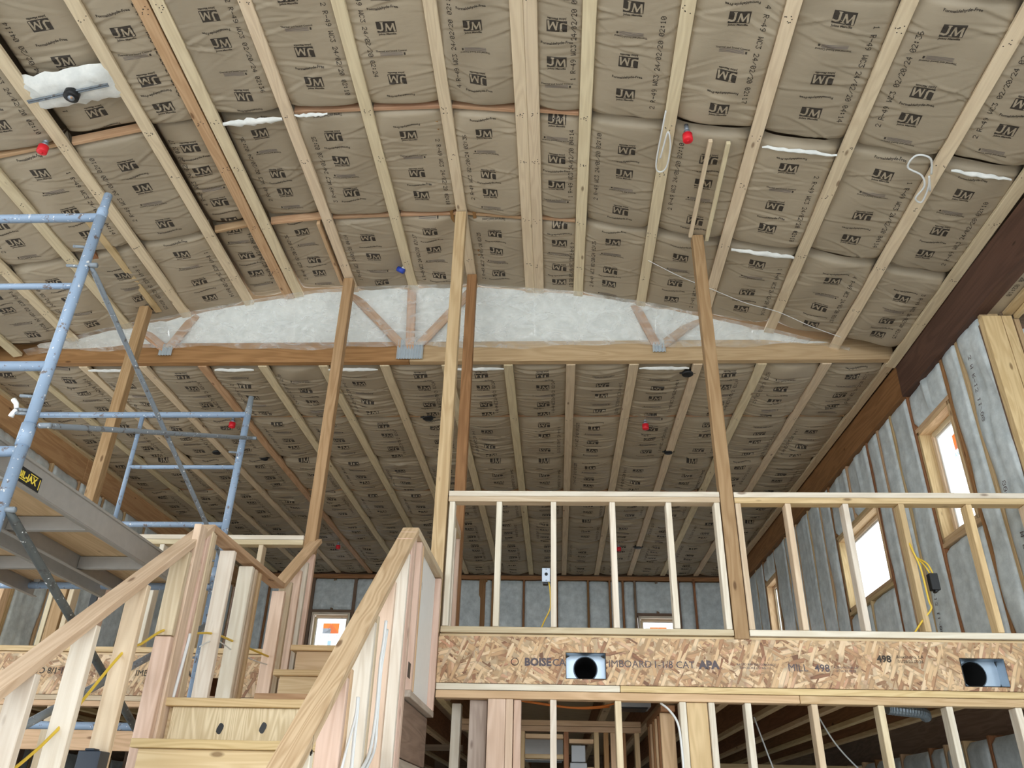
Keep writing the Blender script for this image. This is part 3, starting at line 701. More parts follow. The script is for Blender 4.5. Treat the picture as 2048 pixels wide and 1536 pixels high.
# left wall: x = -6.05
wl = Wall('wall_left', (-6.02, 0, FZ), (0, 1, 0), (1, 0, 0))
ul = [2.0 + .61 * k for k in range(22)]
fill_wins = [(ul[1] + .02, ul[6] - .02, .9, 3.3), (ul[7] + .02, ul[8] - .02, 1.3, 3.35), (ul[9] + .02, ul[11] - .02, 1.3, 3.35)]  # hidden openings added to lift the light under the truss and far ceiling
for u in ul:
    wl.stick('stud', u, FZ, u, .7, M['tan'])
    if not any(q[0] < u < q[1] for q in fill_wins): wl.stick('stud', u, 1.1 if u > 6.3 else .7, u, 3.68 + .026 * (u - 6.8), M['tan'])
for a, b in zip(ul[:-1], ul[1:]):
    wl.panel(a + .012, b - .012, FZ, .68); q = [q for q in fill_wins if q[0] - .1 < a and b < q[1] + .1]
    if q: wl.panel(a + .012, b - .012, 1.1 if a > 6 else .7, q[0][2] - .03, seed=160); wl.panel(a + .012, b - .012, q[0][3] + .03, 3.68 + .026 * (a - 6.8), seed=161)
    else: wl.panel(a + .012, b - .012, 1.1 if a > 6 else .7, 3.68 + .026 * (a - 6.8))
FILL_WIN_L = (-3.8, 1.6, -.9, 2.6)  # unseen opening added on the left for more daylight up front
holed(wl, REAR, 15.1, [FILL_WIN_L] + fill_wins, -.16, zt=4.5); holed(wl, REAR, 2.0, [FILL_WIN_L], -.02, M['wallins'], 4.5)
window(9, wl, *FILL_WIN_L)  # added window, unseen, brings in fill daylight
for k, q in enumerate(fill_wins): window((10, 6, 7)[k], wl, *q)  # added windows, out of view, for fill on the ceiling
# ------------------------------------------------------------------ beams
bR = root('laminated_beam', (3.27, 9, 3.6), 'dark stained laminated beam along the top of the right wall', 'beam')
def pr_beam(name, parent, x0, x1, pts, m):
    """beam body given (y, zbottom, ztop) stations"""
    V = []; Fc = []; c = off(parent)
    for (y, a, b) in pts: V += [Vector(p) - c for p in ((x0, y, a), (x1, y, a), (x1, y, b), (x0, y, b))]
    for i in range(len(pts) - 1):
        for k in range(4): Fc.append((4 * i + k, 4 * i + (k + 1) % 4, 4 * i + 4 + (k + 1) % 4, 4 * i + 4 + k))
    Fc += [(3, 2, 1, 0), tuple(4 * (len(pts) - 1) + k for k in range(4))]
    return Vector(), V, Fc
def beam_seg(name, parent, x0, x1, y0, y1, b0, b1, t0, t1, m):
    """straight segment with its own local x along the beam so that the grain follows it"""
    a = Vector(((x0 + x1) / 2, y0, (b0 + t0) / 2)); b = Vector(((x0 + x1) / 2, y1, (b1 + t1) / 2))
    return board(name, parent, a, b, abs(x1 - x0), (t0 - b0 + t1 - b1) / 2, m, (1, 0, 0))
beam_seg('front_segment', bR, 3.25, 3.36, .2, 6.86, 3.44, 3.62, 3.80, 3.97, M['glulam_dark'])['label'] = 'near length stained much darker'
beam_seg('back_segment', bR, 3.255, 3.36, 6.865, 15.0, 3.63, 3.87, 3.96, 4.18, M['glulam'])['label'] = 'far length in lighter brown stain'
bL = root('laminated_beam', (-6, 9, 3.6), 'honey brown laminated beam along the top of the left wall', 'beam')
beam_seg('front_segment', bL, -6.07, -5.96, .2, 9.25, 3.55, 3.72, 3.84, 4.01, M['honey'])
beam_seg('back_segment', bL, -6.07, -5.955, 9.26, 15.0, 3.72, 3.87, 4.01, 4.16, M['honey'])
# ------------------------------------------------------------------ truss, film, blanket
tr = root('roof_truss', (-1.3, 6.76, 3.95), 'long wooden roof truss spanning the ceiling behind plastic film', 'truss')
block('bottom_chord', tr, (-6.0, 6.73, 3.95), (-1.42, 6.80, 4.175), M['brown'], axis='x')
block('bottom_chord', tr, (-1.415, 6.73, 3.95), (3.2, 6.80, 4.175), M['tan'], axis='x')['label'] = 'lighter yellow right half of the chord'
def web(x0, z0, x1, z1): board('web', tr, (x0, 6.737, z0), (x1, yf(x1) + .05 + .24 * (1 - min(1, (z1 - 4.1) / max(.05, zg(x1) - 4.1))), z1), .085, .036, M['rafter_orange'], (0, 0, 1) if abs(x1 - x0) > abs(z1 - z0) else (1, 0, 0))
web(-1.42, 4.05, -1.42, 4.68); web(-1.47, 4.1, -2.06, 4.68); web(-1.36, 4.1, -.80, 4.69)
web(-3.86, 4.1, -3.56, 4.41); web(-3.88, 4.1, -4.16, 4.29); web(.99, 4.1, .77, 4.48); web(1.01, 4.1, 1.42, 4.36)
def gusset(x0, x1, z0, z1):
    V = []; Fc = []; n = int((x1 - x0) / .026); c = tr.location
    for i in range(n * 2 + 1):
        x = x0 + (x1 - x0) * i / (2 * n); y = 6.712 - (.014 if i % 2 else 0)
        V += [Vector((x, y, z0)) - c, Vector((x, y, z1)) - c]
    for i in range(2 * n): Fc.append((2 * i, 2 * i + 2, 2 * i + 3, 2 * i + 1))
    link(bpy.data.objects.new('gusset_plate', to_mesh('gusset_plate', V, Fc, [M['plate']])), tr)
gusset(-1.545, -1.285, 3.965, 4.185); gusset(-3.935, -3.80, 4.02, 4.148); gusset(.94, 1.065, 4.03, 4.16)
ib = root('wall_insulation', (-1.2, 6.85, 4.2), 'white fiberglass blanket filling the triangle behind clear film', 'insulation')
xs = [-5.2, -4.3, -3.86, -2.6, -1.42, -.2, .98, 1.9, 2.7]
for k, (a, b) in enumerate(zip(xs[:-1], xs[1:])):
    V = []; Fc = []; nu, nv = 18, 12; rg = random.Random(k)
    for j in range(nv):
        for i in range(nu):
            u = i / (nu - 1); v = j / (nv - 1); x = a + (b - a) * u; zt = zg(x) + .015; z = 4.10 + (max(zt, 4.14) - 4.10) * v
            e = min(u, 1 - u); y = 6.83 + (min(6.80, yf(x) + .06) - 6.83) * v ** 1.2 - .03 * (1 - math.exp(-(e / .06) ** 2)) + .006 * rg.uniform(-1, 1)
            V.append(Vector((x, y, z)) - ib.location)
    for j in range(nv - 1):
        for i in range(nu - 1): Fc.append((j * nu + i, j * nu + i + 1, (j + 1) * nu + i + 1, (j + 1) * nu + i))
    link(bpy.data.objects.new('insulation_panel', to_mesh('insulation_panel', V, Fc, [M['fiber']], smooth=True)), ib)
V = []; Fc = []; nu, nv = 150, 22; rg = np.random.default_rng(3)
fx = np.linspace(-5.25, 2.78, nu)
wv = sum(rg.uniform(.4, 1) * np.sin(rg.uniform(2, 14) * fx + rg.uniform(0, 6)) for _ in range(8)) * .006
cr1 = [(rg.uniform(-5, 2.6), rg.normal(0, .7), rg.uniform(.012, .03), rg.normal(0, .010)) for _ in range(46)]
zb = np.array([min(4.085 + .02 * math.sin(3.1 * x) + .012 * math.sin(9 * x + 1), zg(x) - .015) for x in fx])
for j in range(nv):
    v = j / (nv - 1)
    for i, x in enumerate(fx):
        zt = zg(x) - .004; yt = yf(x) - .05; yb = 6.685
        z = zt + (zb[i] - zt) * v; s = math.sin(math.pi * v)
        y = yt + (yb - yt) * v ** .75 + wv[i] * s + .02 * s
        for (c, tl, sg, am) in cr1:
            q = (x - c - tl * (v - .5)) / sg
            if abs(q) < 3: y += am * math.exp(-q * q) * s
        V.append((x + 1.2, y - 6.6, z - 4.2))
for j in range(nv - 1):
    for i in range(nu - 1): Fc.append((j * nu + i, j * nu + i + 1, (j + 1) * nu + i + 1, (j + 1) * nu + i))
film = mesh_obj('plastic_sheet', None, to_mesh('plastic_sheet', V, Fc, [M['film']], smooth=True), (-1.2, 6.6, 4.2))
tag(film, 'clear wrinkled plastic film hung over the truss and white insulation', 'plastic sheet')
# ------------------------------------------------------------------ loft platform
lp = root('loft_platform', (1, 5.4, .8), 'raised loft floor edged with printed flake board', 'platform')
Z0, Z1 = .796, 1.085
def rim(x0, x1, y, holes):
    """rim board as one plate with rectangular duct cut-outs"""
    zs = sorted({Z0, Z1, *[h[2] for h in holes], *[h[3] for h in holes]}); xs = sorted({x0, x1, *[h[0] for h in holes], *[h[1] for h in holes]})
    bm = bmesh.new(); cen = Vector(((x0 + x1) / 2, y, Z0)); gr = {}
    for x in xs:
        for z in zs: gr[x, z] = bm.verts.new((x - cen.x, z - cen.z, 0))
    for a, b in zip(xs[:-1], xs[1:]):
        for c, d in zip(zs[:-1], zs[1:]):
            if any(h[0] <= a and b <= h[1] and h[2] <= c and d <= h[3] for h in holes): continue
            bm.faces.new((gr[a, c], gr[b, c], gr[b, d], gr[a, d]))
    ex = bmesh.ops.extrude_face_region(bm, geom=bm.faces[:])
    bmesh.ops.translate(bm, verts=[v for v in ex['geom'] if isinstance(v, bmesh.types.BMVert)], vec=(0, 0, -.029))
    bmesh.ops.recalc_face_normals(bm, faces=bm.faces[:])
    me = bpy.data.meshes.new('rim_board'); bm.to_mesh(me); bm.free(); me.materials.append(M['osb'])
    o = bpy.data.objects.new('rim_board', me); o.rotation_euler = (R(90), 0, 0); o.location = cen - lp.location; return link(o, lp)
H1 = (.062, .318, .828, .990); H2 = (2.515, 2.785, .820, .990)
rr = rim(-.76, 3.27, 5.38, [H1, H2]); rl = rim(-5.98, -2.02, 6.25, [(-2.62, -2.52, .80, .93)])
def print_rim(y, items):
    for s, x, z, h, b, m in items: lettering('lettering', lp, place(text2d(s, h, b), 0, 0), (x, y - .0015, z), (1, 0, 0), (0, 0, 1), M[m])
print_rim(5.38, [('BOISE', -.115, .906, .066, .003, 'inkgrey'), ('CA', .020, .906, .062, .001, 'inkgrey'), ('IMBOARD', .470, .904, .062, 0, 'inkgrey'), ('1-1/8 CAT', .745, .904, .060, .0004, 'inkgrey'), ('APA', .965, .904, .066, .004, 'inkgrey'),
    ('RATED RIM PERFORMANCE', 1.26, .925, .020, 0, 'inkgrey'), ('EXPOSURE 1 SPAN 0.0-2', 1.26, .905, .020, 0, 'inkgrey'), ('MILL', 1.515, .896, .062, 0, 'inkgrey'), ('498', 1.665, .896, .062, .0012, 'inkgrey'), ('ALEXANDRIA LA', 1.81, .915, .02, 0, 'inkgrey'), ('01/26/23 00:26', 1.81, .895, .02, 0, 'inkgrey'),
    ('498', 2.055, .958, .058, .002, 'ink'), ('Alexandria, LA', 2.215, .982, .028, 0, 'ink'), ('01/26/23 00:26', 2.215, .955, .026, 0, 'ink')])
o_ = lettering('lettering', lp, [t for k in range(20) for t in place(rect2d(.012, .004, -.006, 0), .024 * math.cos(k * .314), .024 * math.sin(k * .314), (math.cos(k * .314 + 1.57), math.sin(k * .314 + 1.57)), (-math.sin(k * .314 + 1.57), math.cos(k * .314 + 1.57)))], (-.262, 5.3785, .928), (1, 0, 0), (0, 0, 1), M['inkgrey'])
print_rim(6.25, [('IMBOARD', -3.03, .935, .062, 0, 'ink'), ('APA', -2.72, .935, .06, .003, 'ink')])
lettering('lettering', lp, text2d('1-1/8 CAT', .062, .001), (-3.86, 6.2485, .985), (-1, 0, 0), (0, 0, -1), M['ink'])
block('top_plate', lp, (-.76, 5.38, .755), (.40, 5.47, .793), M['white'], axis='x')
block('top_plate', lp, (.403, 5.38, .755), (3.27, 5.47, .793), M['yellow'], axis='x')
block('top_plate', lp, (-.76, 5.382, .706), (1.5, 5.472, .752), M['tan'], axis='x')
block('top_plate', lp, (1.503, 5.382, .706), (3.27, 5.472, .752), M['yellow'], axis='x')
block('top_plate', lp, (-6, 6.25, .757), (-2.02, 6.34, .793), M['pale'], axis='x')
block('top_plate', lp, (-6, 6.252, .717), (-2.02, 6.342, .755), M['tan'], axis='x')
block('subfloor', lp, (-.76, 5.41, 1.087), (3.15, 14.9, 1.105), M['ply'], 0)
block('subfloor', lp, (-5.9, 6.28, 1.087), (-1.97, 14.9, 1.105), M['ply'], 0)
block('subfloor', lp, (-1.89, 6.17, 1.070), (-.77, 14.9, 1.105), M['ply'], 0)
for k in range(22):
    x = -5.715 + .4064 * k
    y0 = 5.42 if x > -.75 else (6.30 if x < -2 else 6.20)
    board('floor_joist', lp, (x, y0 if x < -.75 else 5.42, .94), (x, 14.9, .94), .285, .03, M['brown'], (0, 0, 1))
    board('joist_flange', lp, (x, y0, .815), (x, 14.9, .815), .06, .036, M['yellow'], (1, 0, 0))
block('side_beam', lp, (-.80, 5.42, .79), (-.762, 6.2, 1.085), M['osb'], axis='y')
# ------------------------------------------------------------------ loft railings (open stud half walls)
def railing(name, loc, label): return root(name, loc, label, 'railing')
LR = railing('loft_railing', (1, 5.42, 1.1), 'open stud half wall along the right loft edge above the printed rim')
b = lambda n, x0, x1, z0, z1, m, y=5.38, t=.089, ax='x': block(n, LR, (x0, y, z0), (x1, y + t, z1), M[m], axis=ax)
b('bottom_plate', -.755, 1.143, 1.108, 1.147, 'pale'); b('bottom_plate', 1.243, 3.27, 1.108, 1.147, 'white')
b('top_plate', -.755, 1.143, 2.052, 2.09, 'white'); b('top_plate', -.755, 1.143, 2.012, 2.050, 'pale')
b('top_plate', 1.243, 3.27, 2.050, 2.088, 'white'); b('top_plate', 1.243, 3.27, 2.008, 2.048, 'tan')
for x, m in ((-.745, 'white'), (-.413, 'white'), (-.032, 'white'), (.378, 'white'), (.768, 'white'), (1.100, 'white'), (1.245, 'pale'), (1.585, 'pale'), (1.975, 'white'), (2.35, 'tan'), (2.80, 'yellow'), (3.19, 'pale')):
    o = b('stud', x, x + .038, 1.149, 2.010 if x < 1.2 else 2.006, m, ax='z')
LR3 = railing('loft_railing', (-.8, 5.9, 1.1), 'short return of open studs between the two middle posts')
block('top_plate', LR3, (-.85, 5.475, 2.012), (-.762, 6.275, 2.05), M['pale'], axis='y'); block('top_plate', LR3, (-.85, 5.475, 2.052), (-.762, 6.275, 2.09), M['pink'], axis='y')
block('bottom_plate', LR3, (-.85, 5.475, 1.108), (-.762, 6.275, 1.147), M['pale'], axis='y')
for y, m in ((5.49, 'white'), (5.62, 'pink'), (5.95, 'white'), (6.22, 'pink')): block('stud', LR3, (-.85, y, 1.149), (-.762, y + .038, 2.010), M[m], axis='z')
LR2 = railing('loft_railing', (-4, 6.3, 1.1), 'open stud half wall along the left loft edge behind the scaffold')
q = lambda n, x0, x1, z0, z1, m, ax='x': block(n, LR2, (x0, 6.26, z0), (x1, 6.349, z1), M[m], axis=ax)
q('bottom_plate', -6, -2.04, 1.108, 1.147, 'tan'); q('top_plate', -5.98, -3.99, 2.004, 2.042, 'white'); q('top_plate', -3.88, -2.04, 2.004, 2.042, 'white'); q('top_plate', -5.98, -3.99, 1.962, 2.002, 'pale'); q('top_plate', -3.88, -2.04, 1.962, 2.002, 'pale')
for x, m in ((-2.40, 'pale'), (-2.80, 'pale'), (-3.02, 'tan'), (-3.22, 'white'), (-3.62, 'pink'), (-3.87, 'pale'), (-4.03, 'pale'), (-4.45, 'tan'), (-4.75, 'white'), (-5.2, 'pale'), (-5.6, 'tan')): q('stud', x, x + .038, 1.149, 1.960, m, 'z')
# ------------------------------------------------------------------ posts
def post(x, y, z0, z1, m, label, w=.091):
    o = block('timber_post', None, (x, y, z0), (x + w, y + .089, z1), M[m], axis='z'); return tag(o, label, 'post')
post(1.147, 5.378, 1.088, 4.37, 'post', 'tall knotty brown post at the right, rising through the loft railing to the ceiling')
post(-.853, 5.378, 1.108, 4.66, 'pinktan', 'pale front post of the middle pair beside the loft railing end')
post(-.84, 6.285, 1.108, 4.66, 'brown', 'darker rear post of the middle pair, standing at the stairwell corner')
post(-2.04, 6.285, 1.108, 4.63, 'post', 'brown post at the head of the stairs left of the two middle posts')
post(-3.982, 6.26, 1.148, 4.31, 'post', 'brown post on the left loft edge seen through the scaffold')
# ------------------------------------------------------------------ lower stud walls under the loft
sw = root('stud_wall', (1.5, 5.42, FZ), 'open stud wall under the right half of the loft', 'stud wall')
for x0, x1, m, dy in ((-.68, -.62, 'white', .25), (-.547, -.436, 'grey', .08), (-.426, -.315, 'pink', 0), (-.313, -.268, 'pink', 0), (-.264, -.219, 'pink', .03), (-.037, .003, 'white', 0), (.366, .405, 'pale', 0), (.762, .803, 'white', 0), (.808, .936, 'tan', .02), (.940, .978, 'white', 0), (1.162, 1.200, 'white', 0), (1.565, 1.603, 'pale', 0), (1.965, 2.003, 'pale', 0), (2.372, 2.410, 'white', 0), (2.78, 2.818, 'white', 0), (3.19, 3.228, 'pale', 0)):
    block('stud', sw, (x0, 5.38 + dy, FZ + .04), (x1, 5.469 + dy, .704), M[m], axis='z')
block('bottom_plate', sw, (-.7, 5.38, FZ), (3.29, 5.469, FZ + .038), M['tan'], axis='x')
sw2 = root('stud_wall', (-4, 6.3, FZ), 'open stud wall with a header under the left half of the loft', 'stud wall')
for x, m in ((-5.6, 'pale'), (-5.1, 'pale'), (-4.6, 'white'), (-4.15, 'pale'), (-3.78, 'pale'), (-3.32, 'white'), (-2.75, 'pale'), (-2.2, 'white')): block('stud', sw2, (x, 6.252, FZ + .04), (x + .06, 6.341, .715), M[m], axis='z')
block('header', sw2, (-6, 6.275, .42), (-2.1, 6.313, .555), M['tan'], axis='x')
block('bottom_plate', sw2, (-6, 6.252, FZ), (-2.1, 6.341, FZ + .038), M['tan'], axis='x')
pw = root('stud_wall', (.2, 6.47, FZ), 'dim partition of studs under the loft facing the camera', 'stud wall')
for k, x in enumerate((-.60, -.265, .055, .275, .345, .395, .47, .57)): block('stud', pw, (x, 6.43, FZ), (x + .036, 6.52, .622), M['tan' if k % 2 else 'brown'], axis='z')
for z in (.66, .70): block('top_plate', pw, (-.7, 6.43, z - .038), (.62, 6.52, z), M['tan'], axis='x')
for (x0, x1, z) in ((-.226, .052, .575), (-.226, .052, .44), (.094, .272, .36), (.094, .272, .545)): block('blocking', pw, (x0, 6.43, z), (x1, 6.52, z + .03), M['tan'], axis='x')
pw2 = root('stud_wall', (.7, 6, FZ), 'dim partition of close studs running back under the loft', 'stud wall')
for k in range(6): block('stud', pw2, (.66, 5.56 + .155 * k, FZ), (.75, 5.60 + .155 * k, .66), M['brown' if k % 2 else 'tan'], axis='z')
block('top_plate', pw2, (.66, 5.5, .662), (.75, 6.42, .70), M['brown'], axis='y')
pw3 = root('stud_wall', (2.3, 9.5, FZ), 'short dark partition with header at far right under the loft', 'stud wall')
for x in (1.75, 1.86, 2.05, 2.45): block('stud', pw3, (x, 9.5, FZ), (x + .038, 9.59, .56), M['dark'], axis='z')
block('top_plate', pw3, (1.72, 9.5, .562), (3.2, 9.59, .64), M['tan'], axis='x'); block('header', pw3, (1.9, 9.5, .10), (3.2, 9.59, .18), M['tan'], axis='x')
pw4 = root('stud_wall', (-4, 9.4, FZ), 'dark partition of studs under the left half of the loft', 'stud wall')
for k in range(10): block('stud', pw4, (-5.9 + .41 * k, 9.4, FZ), (-5.85 + .41 * k, 9.49, .70), M['dark'], axis='z')
block('top_plate', pw4, (-6, 9.4, .702), (-1.0, 9.49, .76), M['dark'], axis='x')
# ------------------------------------------------------------------ stairs
st = root('staircase', (-1.4, 3, FZ), 'unfinished plywood staircase rising to a landing and on to the loft', 'staircase')
XL, XR = -1.905, -.86
for i in range(0, 12):
    z = .52 - .2073 * i; y = 4.12 - .262 * i
    if i: block('tread', st, (XL, y, z - .038), (XR, y + .29, z), M['yellow'], axis='x')
    r_ = block('riser', st, (XL + .03, y + .028, max(FZ, z - .2073)), (XR, y + .045, z - .039), M['zebra'] if i == 0 else M['ply'], axis='z' if i == 0 else 'x')
block('landing_nosing', st, (XL, 4.12, .482), (XR, 4.30, .52), M['yellow'], axis='x')
block('landing_deck', st, (XL, 4.302, .485), (XR, 5.36, .515), M['ply'], axis='y')
block('landing_rim', st, (XL, 4.18, .22), (XR, 4.218, .48), M['ply'], axis='x')
for z, y in ((.70, 5.28), (.89, 5.57), (1.105, 5.86)):
    block('tread', st, (XL + .02, y, z - .038), (XR + (.05 if z > .8 else 0), y + .30, z), M['yellow' if z > .8 else 'rafter_orange'], axis='x')
    block('riser', st, (XL + .06, y + .028, z - .185), (XR + (.05 if z > .8 else 0), y + .045, z - .039), M['ply'], axis='x')
block('stringer', st, (-.90, 4.24, .24), (-.862, 5.38, .485), M['dark'], axis='y')
for x, z in ((-1.62, .385), (-1.41, .392)):           # knots in the plywood riser below the landing
    pts = [(x + .016 * math.cos(t) * (1 + .3 * math.sin(2 * t)), 4.1465, z + .026 * math.sin(t)) for t in [k * math.pi / 6 for k in range(12)]]
    link(bpy.data.objects.new('knot', to_mesh('knot', [Vector(p) - st.location for p in pts], [tuple(range(12))[::-1]], [M['black']])), st)
# left stair half wall
sl = root('stair_railing', (-1.955, 4, FZ), 'left stair half wall of rough studs under a sloping handrail', 'railing')
def zr(y): return 1.45 + .763 * (y - 4.26) if y < 4.26 else (1.45 if y < 5.58 else 1.45 + .763 * (y - 5.58))
a0 = math.atan(.763); th = .038
def rail(parent, x, y0, y1, z0, z1, m, w=.092, name='handrail'):
    dn = Vector((0, math.sin(math.atan2(z1 - z0, y1 - y0)), -math.cos(math.atan2(z1 - z0, y1 - y0)))) * (th / 2)
    return board(name, parent, Vector((x, y0, z0)) + dn, Vector((x, y1, z1)) + dn, w, th, m, (1, 0, 0))
rail(sl, -1.955, .9, 4.275, zr(.9), zr(4.275), M['rosy']); rail(sl, -1.955, 4.28, 5.60, 1.455, 1.475, M['tan']); rail(sl, -1.955, 5.59, 6.33, 1.47, 2.035, M['tan'])
def stud_y(parent, x0, x1, y, z0, z1, m, w=.038): return block('stud', parent, (x0, y, z0), (x1, y + w, z1), M[m], axis='z')
for y, m in ((1.3, 'white'), (1.65, 'pale'), (2.0, 'white'), (2.35, 'pale'), (2.68, 'white'), (3.03, 'white'), (3.35, 'white'), (3.69, 'pale')): stud_y(sl, -2.0, -1.91, y, FZ, zr(y) - .055, m)
stud_y(sl, -2.0, -1.91, 4.04, .80, zr(4.04) - .055, 'pale'); stud_y(sl, -1.995, -1.912, 4.045, FZ, .795, 'pink')
stud_y(sl, -1.94, -1.902, 4.09, FZ, 1.395, 'pink', .089)
stud_y(sl, -2.0, -1.91, 4.22, FZ, 1.41, 'pink'); stud_y(sl, -1.99, -1.905, 4.262, .1, 1.41, 'pale')
block('blocking', sl, (-2.0, 4.085, 1.17), (-1.91, 4.215, 1.21), M['pink'], axis='y')
for y, m in ((4.30, 'pale'), (4.62, 'white'), (4.95, 'white'), (5.02, 'pale'), (5.10, 'tan')): stud_y(sl, -2.0, -1.91, y, -.2 if y > 4.5 else .1, 1.41, m)
for y, m in ((5.62, 'pink'), (5.75, 'pale'), (5.93, 'pink'), (6.06, 'white'), (6.20, 'pink')): stud_y(sl, -2.0, -1.91, y, .1, zr(y) - .055, m)
block('bottom_plate', sl, (-2.0, 4.3, -.24), (-1.91, 6.2, -.2), M['tan'], axis='y')
# right stair half wall
sr = root('stair_railing', (-.805, 4, FZ), 'right stair half wall of pink and pale studs with a weathered handrail', 'railing')
zq = lambda y: 1.455 + .763 * (y - 4.30) if y < 4.30 else 1.455 + .03 * (y - 4.3)
rail(sr, -.805, .9, 4.31, zq(.9), zq(4.31), M['railold']); rail(sr, -.805, 4.315, 5.372, 1.455, 1.49, M['pale'])
for y, m in ((1.3, 'pale'), (1.65, 'white'), (2.0, 'pink'), (2.35, 'pale'), (2.72, 'white'), (3.08, 'pink'), (3.13, 'tan'), (3.45, 'white'), (3.50, 'pale'), (3.80, 'pink'), (4.10, 'white')): stud_y(sr, -.85, -.762, y, FZ, zq(y) - .055, m)
stud_y(sr, -.85, -.762, 4.16, FZ, 1.345, 'pink', .075); stud_y(sr, -.85, -.762, 4.245, FZ, 1.41, 'pink', .05)
stud_y(sr, -.85, -.762, 4.46, .62, 1.42, 'pink', .05); stud_y(sr, -.85, -.762, 4.52, .62, 1.42, 'tan')
stud_y(sr, -.85, -.762, 5.32, .62, 1.445, 'pink', .045)
block('panel', sr, (-.845, 4.56, .64), (-.80, 5.318, 1.44), M['paint'], axis='y')['label'] = 'white panel between the studs'  # plain white board filling the bay
block('bottom_plate', sr, (-.85, 4.46, .585), (-.762, 5.372, .62), M['grey'], axis='y')
block('side_rim', sr, (-.845, 4.30, .30), (-.80, 5.372, .58), M['dark'], axis='y'); block('side_rim', sr, (-.84, 4.30, .04), (-.80, 5.372, .295), M['grey'], axis='y')
block('slot', sr, (-.7625, 4.33, .665), (-.7605, 4.40, .74), M['black'], .0)
for (y, z) in ((4.16, .98), (4.16, .90), (4.16, .84), (4.46, .99), (4.46, .90), (3.50, .72), (3.08, .42)):
    pts = [(-.805 + .013 * math.cos(t), y - .001, z + .013 * math.sin(t)) for t in [k * math.pi / 5 for k in range(10)]]
    link(bpy.data.objects.new('bored_hole', to_mesh('bored_hole', [Vector(p) - sr.location for p in pts], [tuple(range(10))[::-1]], [M['void']])), sr)
for s, zz in (('SPFS HT', .225), ('STUD', .205), ('BC STUDDER', .185)):
    lettering('lettering', sr, text2d(s, .017, .0004), (-.805, 2.7185, zz + .012), (-1, 0, 0), (0, 0, -1), M['ink'])
for q in (-.047, .042): lettering('lettering', sr, rect2d(.005, .06, q, 0), (-.805, 2.7185, .18), (1, 0, 0), (0, 0, 1), M['ink'])
lettering('lettering', sr, text2d('PRIME', .02, .0005) + place(text2d('STUD', .016, 0), 0, -.02), (-.798, 4.75, 1.25), (0, 1, 0), (0, 0, 1), M['ink'])
lettering('lettering', sr, rect2d(.005, .05, .045, -.02), (-.798, 4.75, 1.25), (0, 1, 0), (0, 0, 1), M['ink'])
# ------------------------------------------------------------------ scaffold
SX, SL = -2.14, -3.67; YN, YF = 2.87, 4.95
def frame(y, label, top, near):
    t = root('scaffold', (SX, y, 1.3 if top else FZ), label, 'scaffold')
    r = .0235
    if top:
        zt = 2.48
        for x in (SX, SL):
            u_ = tube('upright', t, [(x, y, 1.40), (x, y, zt + .02)], r, M['blue'], 12)
            if x == SX: ur = u_
            tube('coupling_pin', u_, [(x, y, zt), (x, y, zt + .045), (x, y, zt + .05), (x, y, zt + .14)], [r * 1.02, r * 1.02, r * .86, r * .8], M['galv'] if not near else M['blue'], 12)
        sub = -2.89
        tube('top_bar', t, [(SL, y, zt), (SX, y, zt)], .021, M['blue'], 12)
        tube('ledger', t, [(sub, y, 1.68), (SX, y, 1.68)] if not near else [(SL, y, 1.67), (SX, y, 1.67)], .019 if not near else .022, M['blue'], 12)
        tube('rung', t, [(sub, y, 2.085), (SX, y, 2.085)], .0145, M['blue'], 10)
        tube('inner_upright', t, [(sub, y, 1.66), (sub, y, zt)], .0145, M['blue'], 10)
        for z in (2.30, 2.19, 1.52, 1.44):
            tube('lock_pin', ur, [(SX - .015, y - .005, z), (SX - .075, y - .01, z + .003)], .007, M['galv'], 8)
    else:
        for x in (SX, SL):
            u_ = tube('upright', t, [(x, y, FZ), (x, y, 1.335)], r * 1.06, M['blue'], 12)
            if x == SX: ur = u_
            tube('collar', u_, [(x, y, 1.30), (x, y, 1.395)], r * 1.2, M['blue'], 12)
            block('base_plate', t, (x - .07, y - .07, FZ), (x + .07, y + .07, FZ + .008), M['galv'])
        tube('top_bar', t, [(SL, y, 1.275), (SX, y, 1.275)], .022, M['blue'], 12)
        tube('ledger', t, [(SL, y, .46), (SX, y, .46)], .022, M['blue'], 12)
        tube('ledger', t, [(SL, y, -.9), (SX, y, -.9)], .022, M['blue'], 12)
        if near:
            tube('ladder_rung', t, [(SL, y, .86), (SX, y, .86)], .015, M['blue'], 8)
        for z in (1.03, .85, .40): tube('lock_pin', ur, [(SX - .015, y, z), (SX - .07, y, z)], .007, M['galv'], 8)
    return t
frame(YN, 'nearest upper scaffold frame of pale blue tubes at far left', True, True)
frame(YF, 'farther upper scaffold frame in blue standing beyond the left stair wall', True, False)
frame(YN, 'nearest lower scaffold frame carrying the plank ends at far left', False, True)
frame(YF, 'farther lower scaffold frame whose leg shows between the stair studs', False, False)
def brace(y0, z0, y1, z1, x, label, m, r=.013):
    t = root('cross_brace', (x, (y0 + y1) / 2, (z0 + z1) / 2), label, 'brace')
    tb = tube('tube', t, [(x, y0, z0), (x, y0 + (y1 - y0) * .03, z0 + (z1 - z0) * .03), (x, y1 - (y1 - y0) * .03, z1 - (z1 - z0) * .03), (x, y1, z1)], [r * .7, r, r, r * .7], m, 10)
    for (y, z) in ((y0, z0), (y1, z1)): tube('pivot_nut', tb, [(x - .02, y, z), (x + .03, y, z)], .012, M['galv'], 8)
    return t
brace(YN, 2.20, YF, 1.44, SX + .030, 'upper scaffold brace sloping down from the near pole to the far pole', M['galv'])
brace(YN, 1.39, YF, 2.30, SX + .062, 'upper scaffold brace running level in view, pinned to both poles', M['galv'])
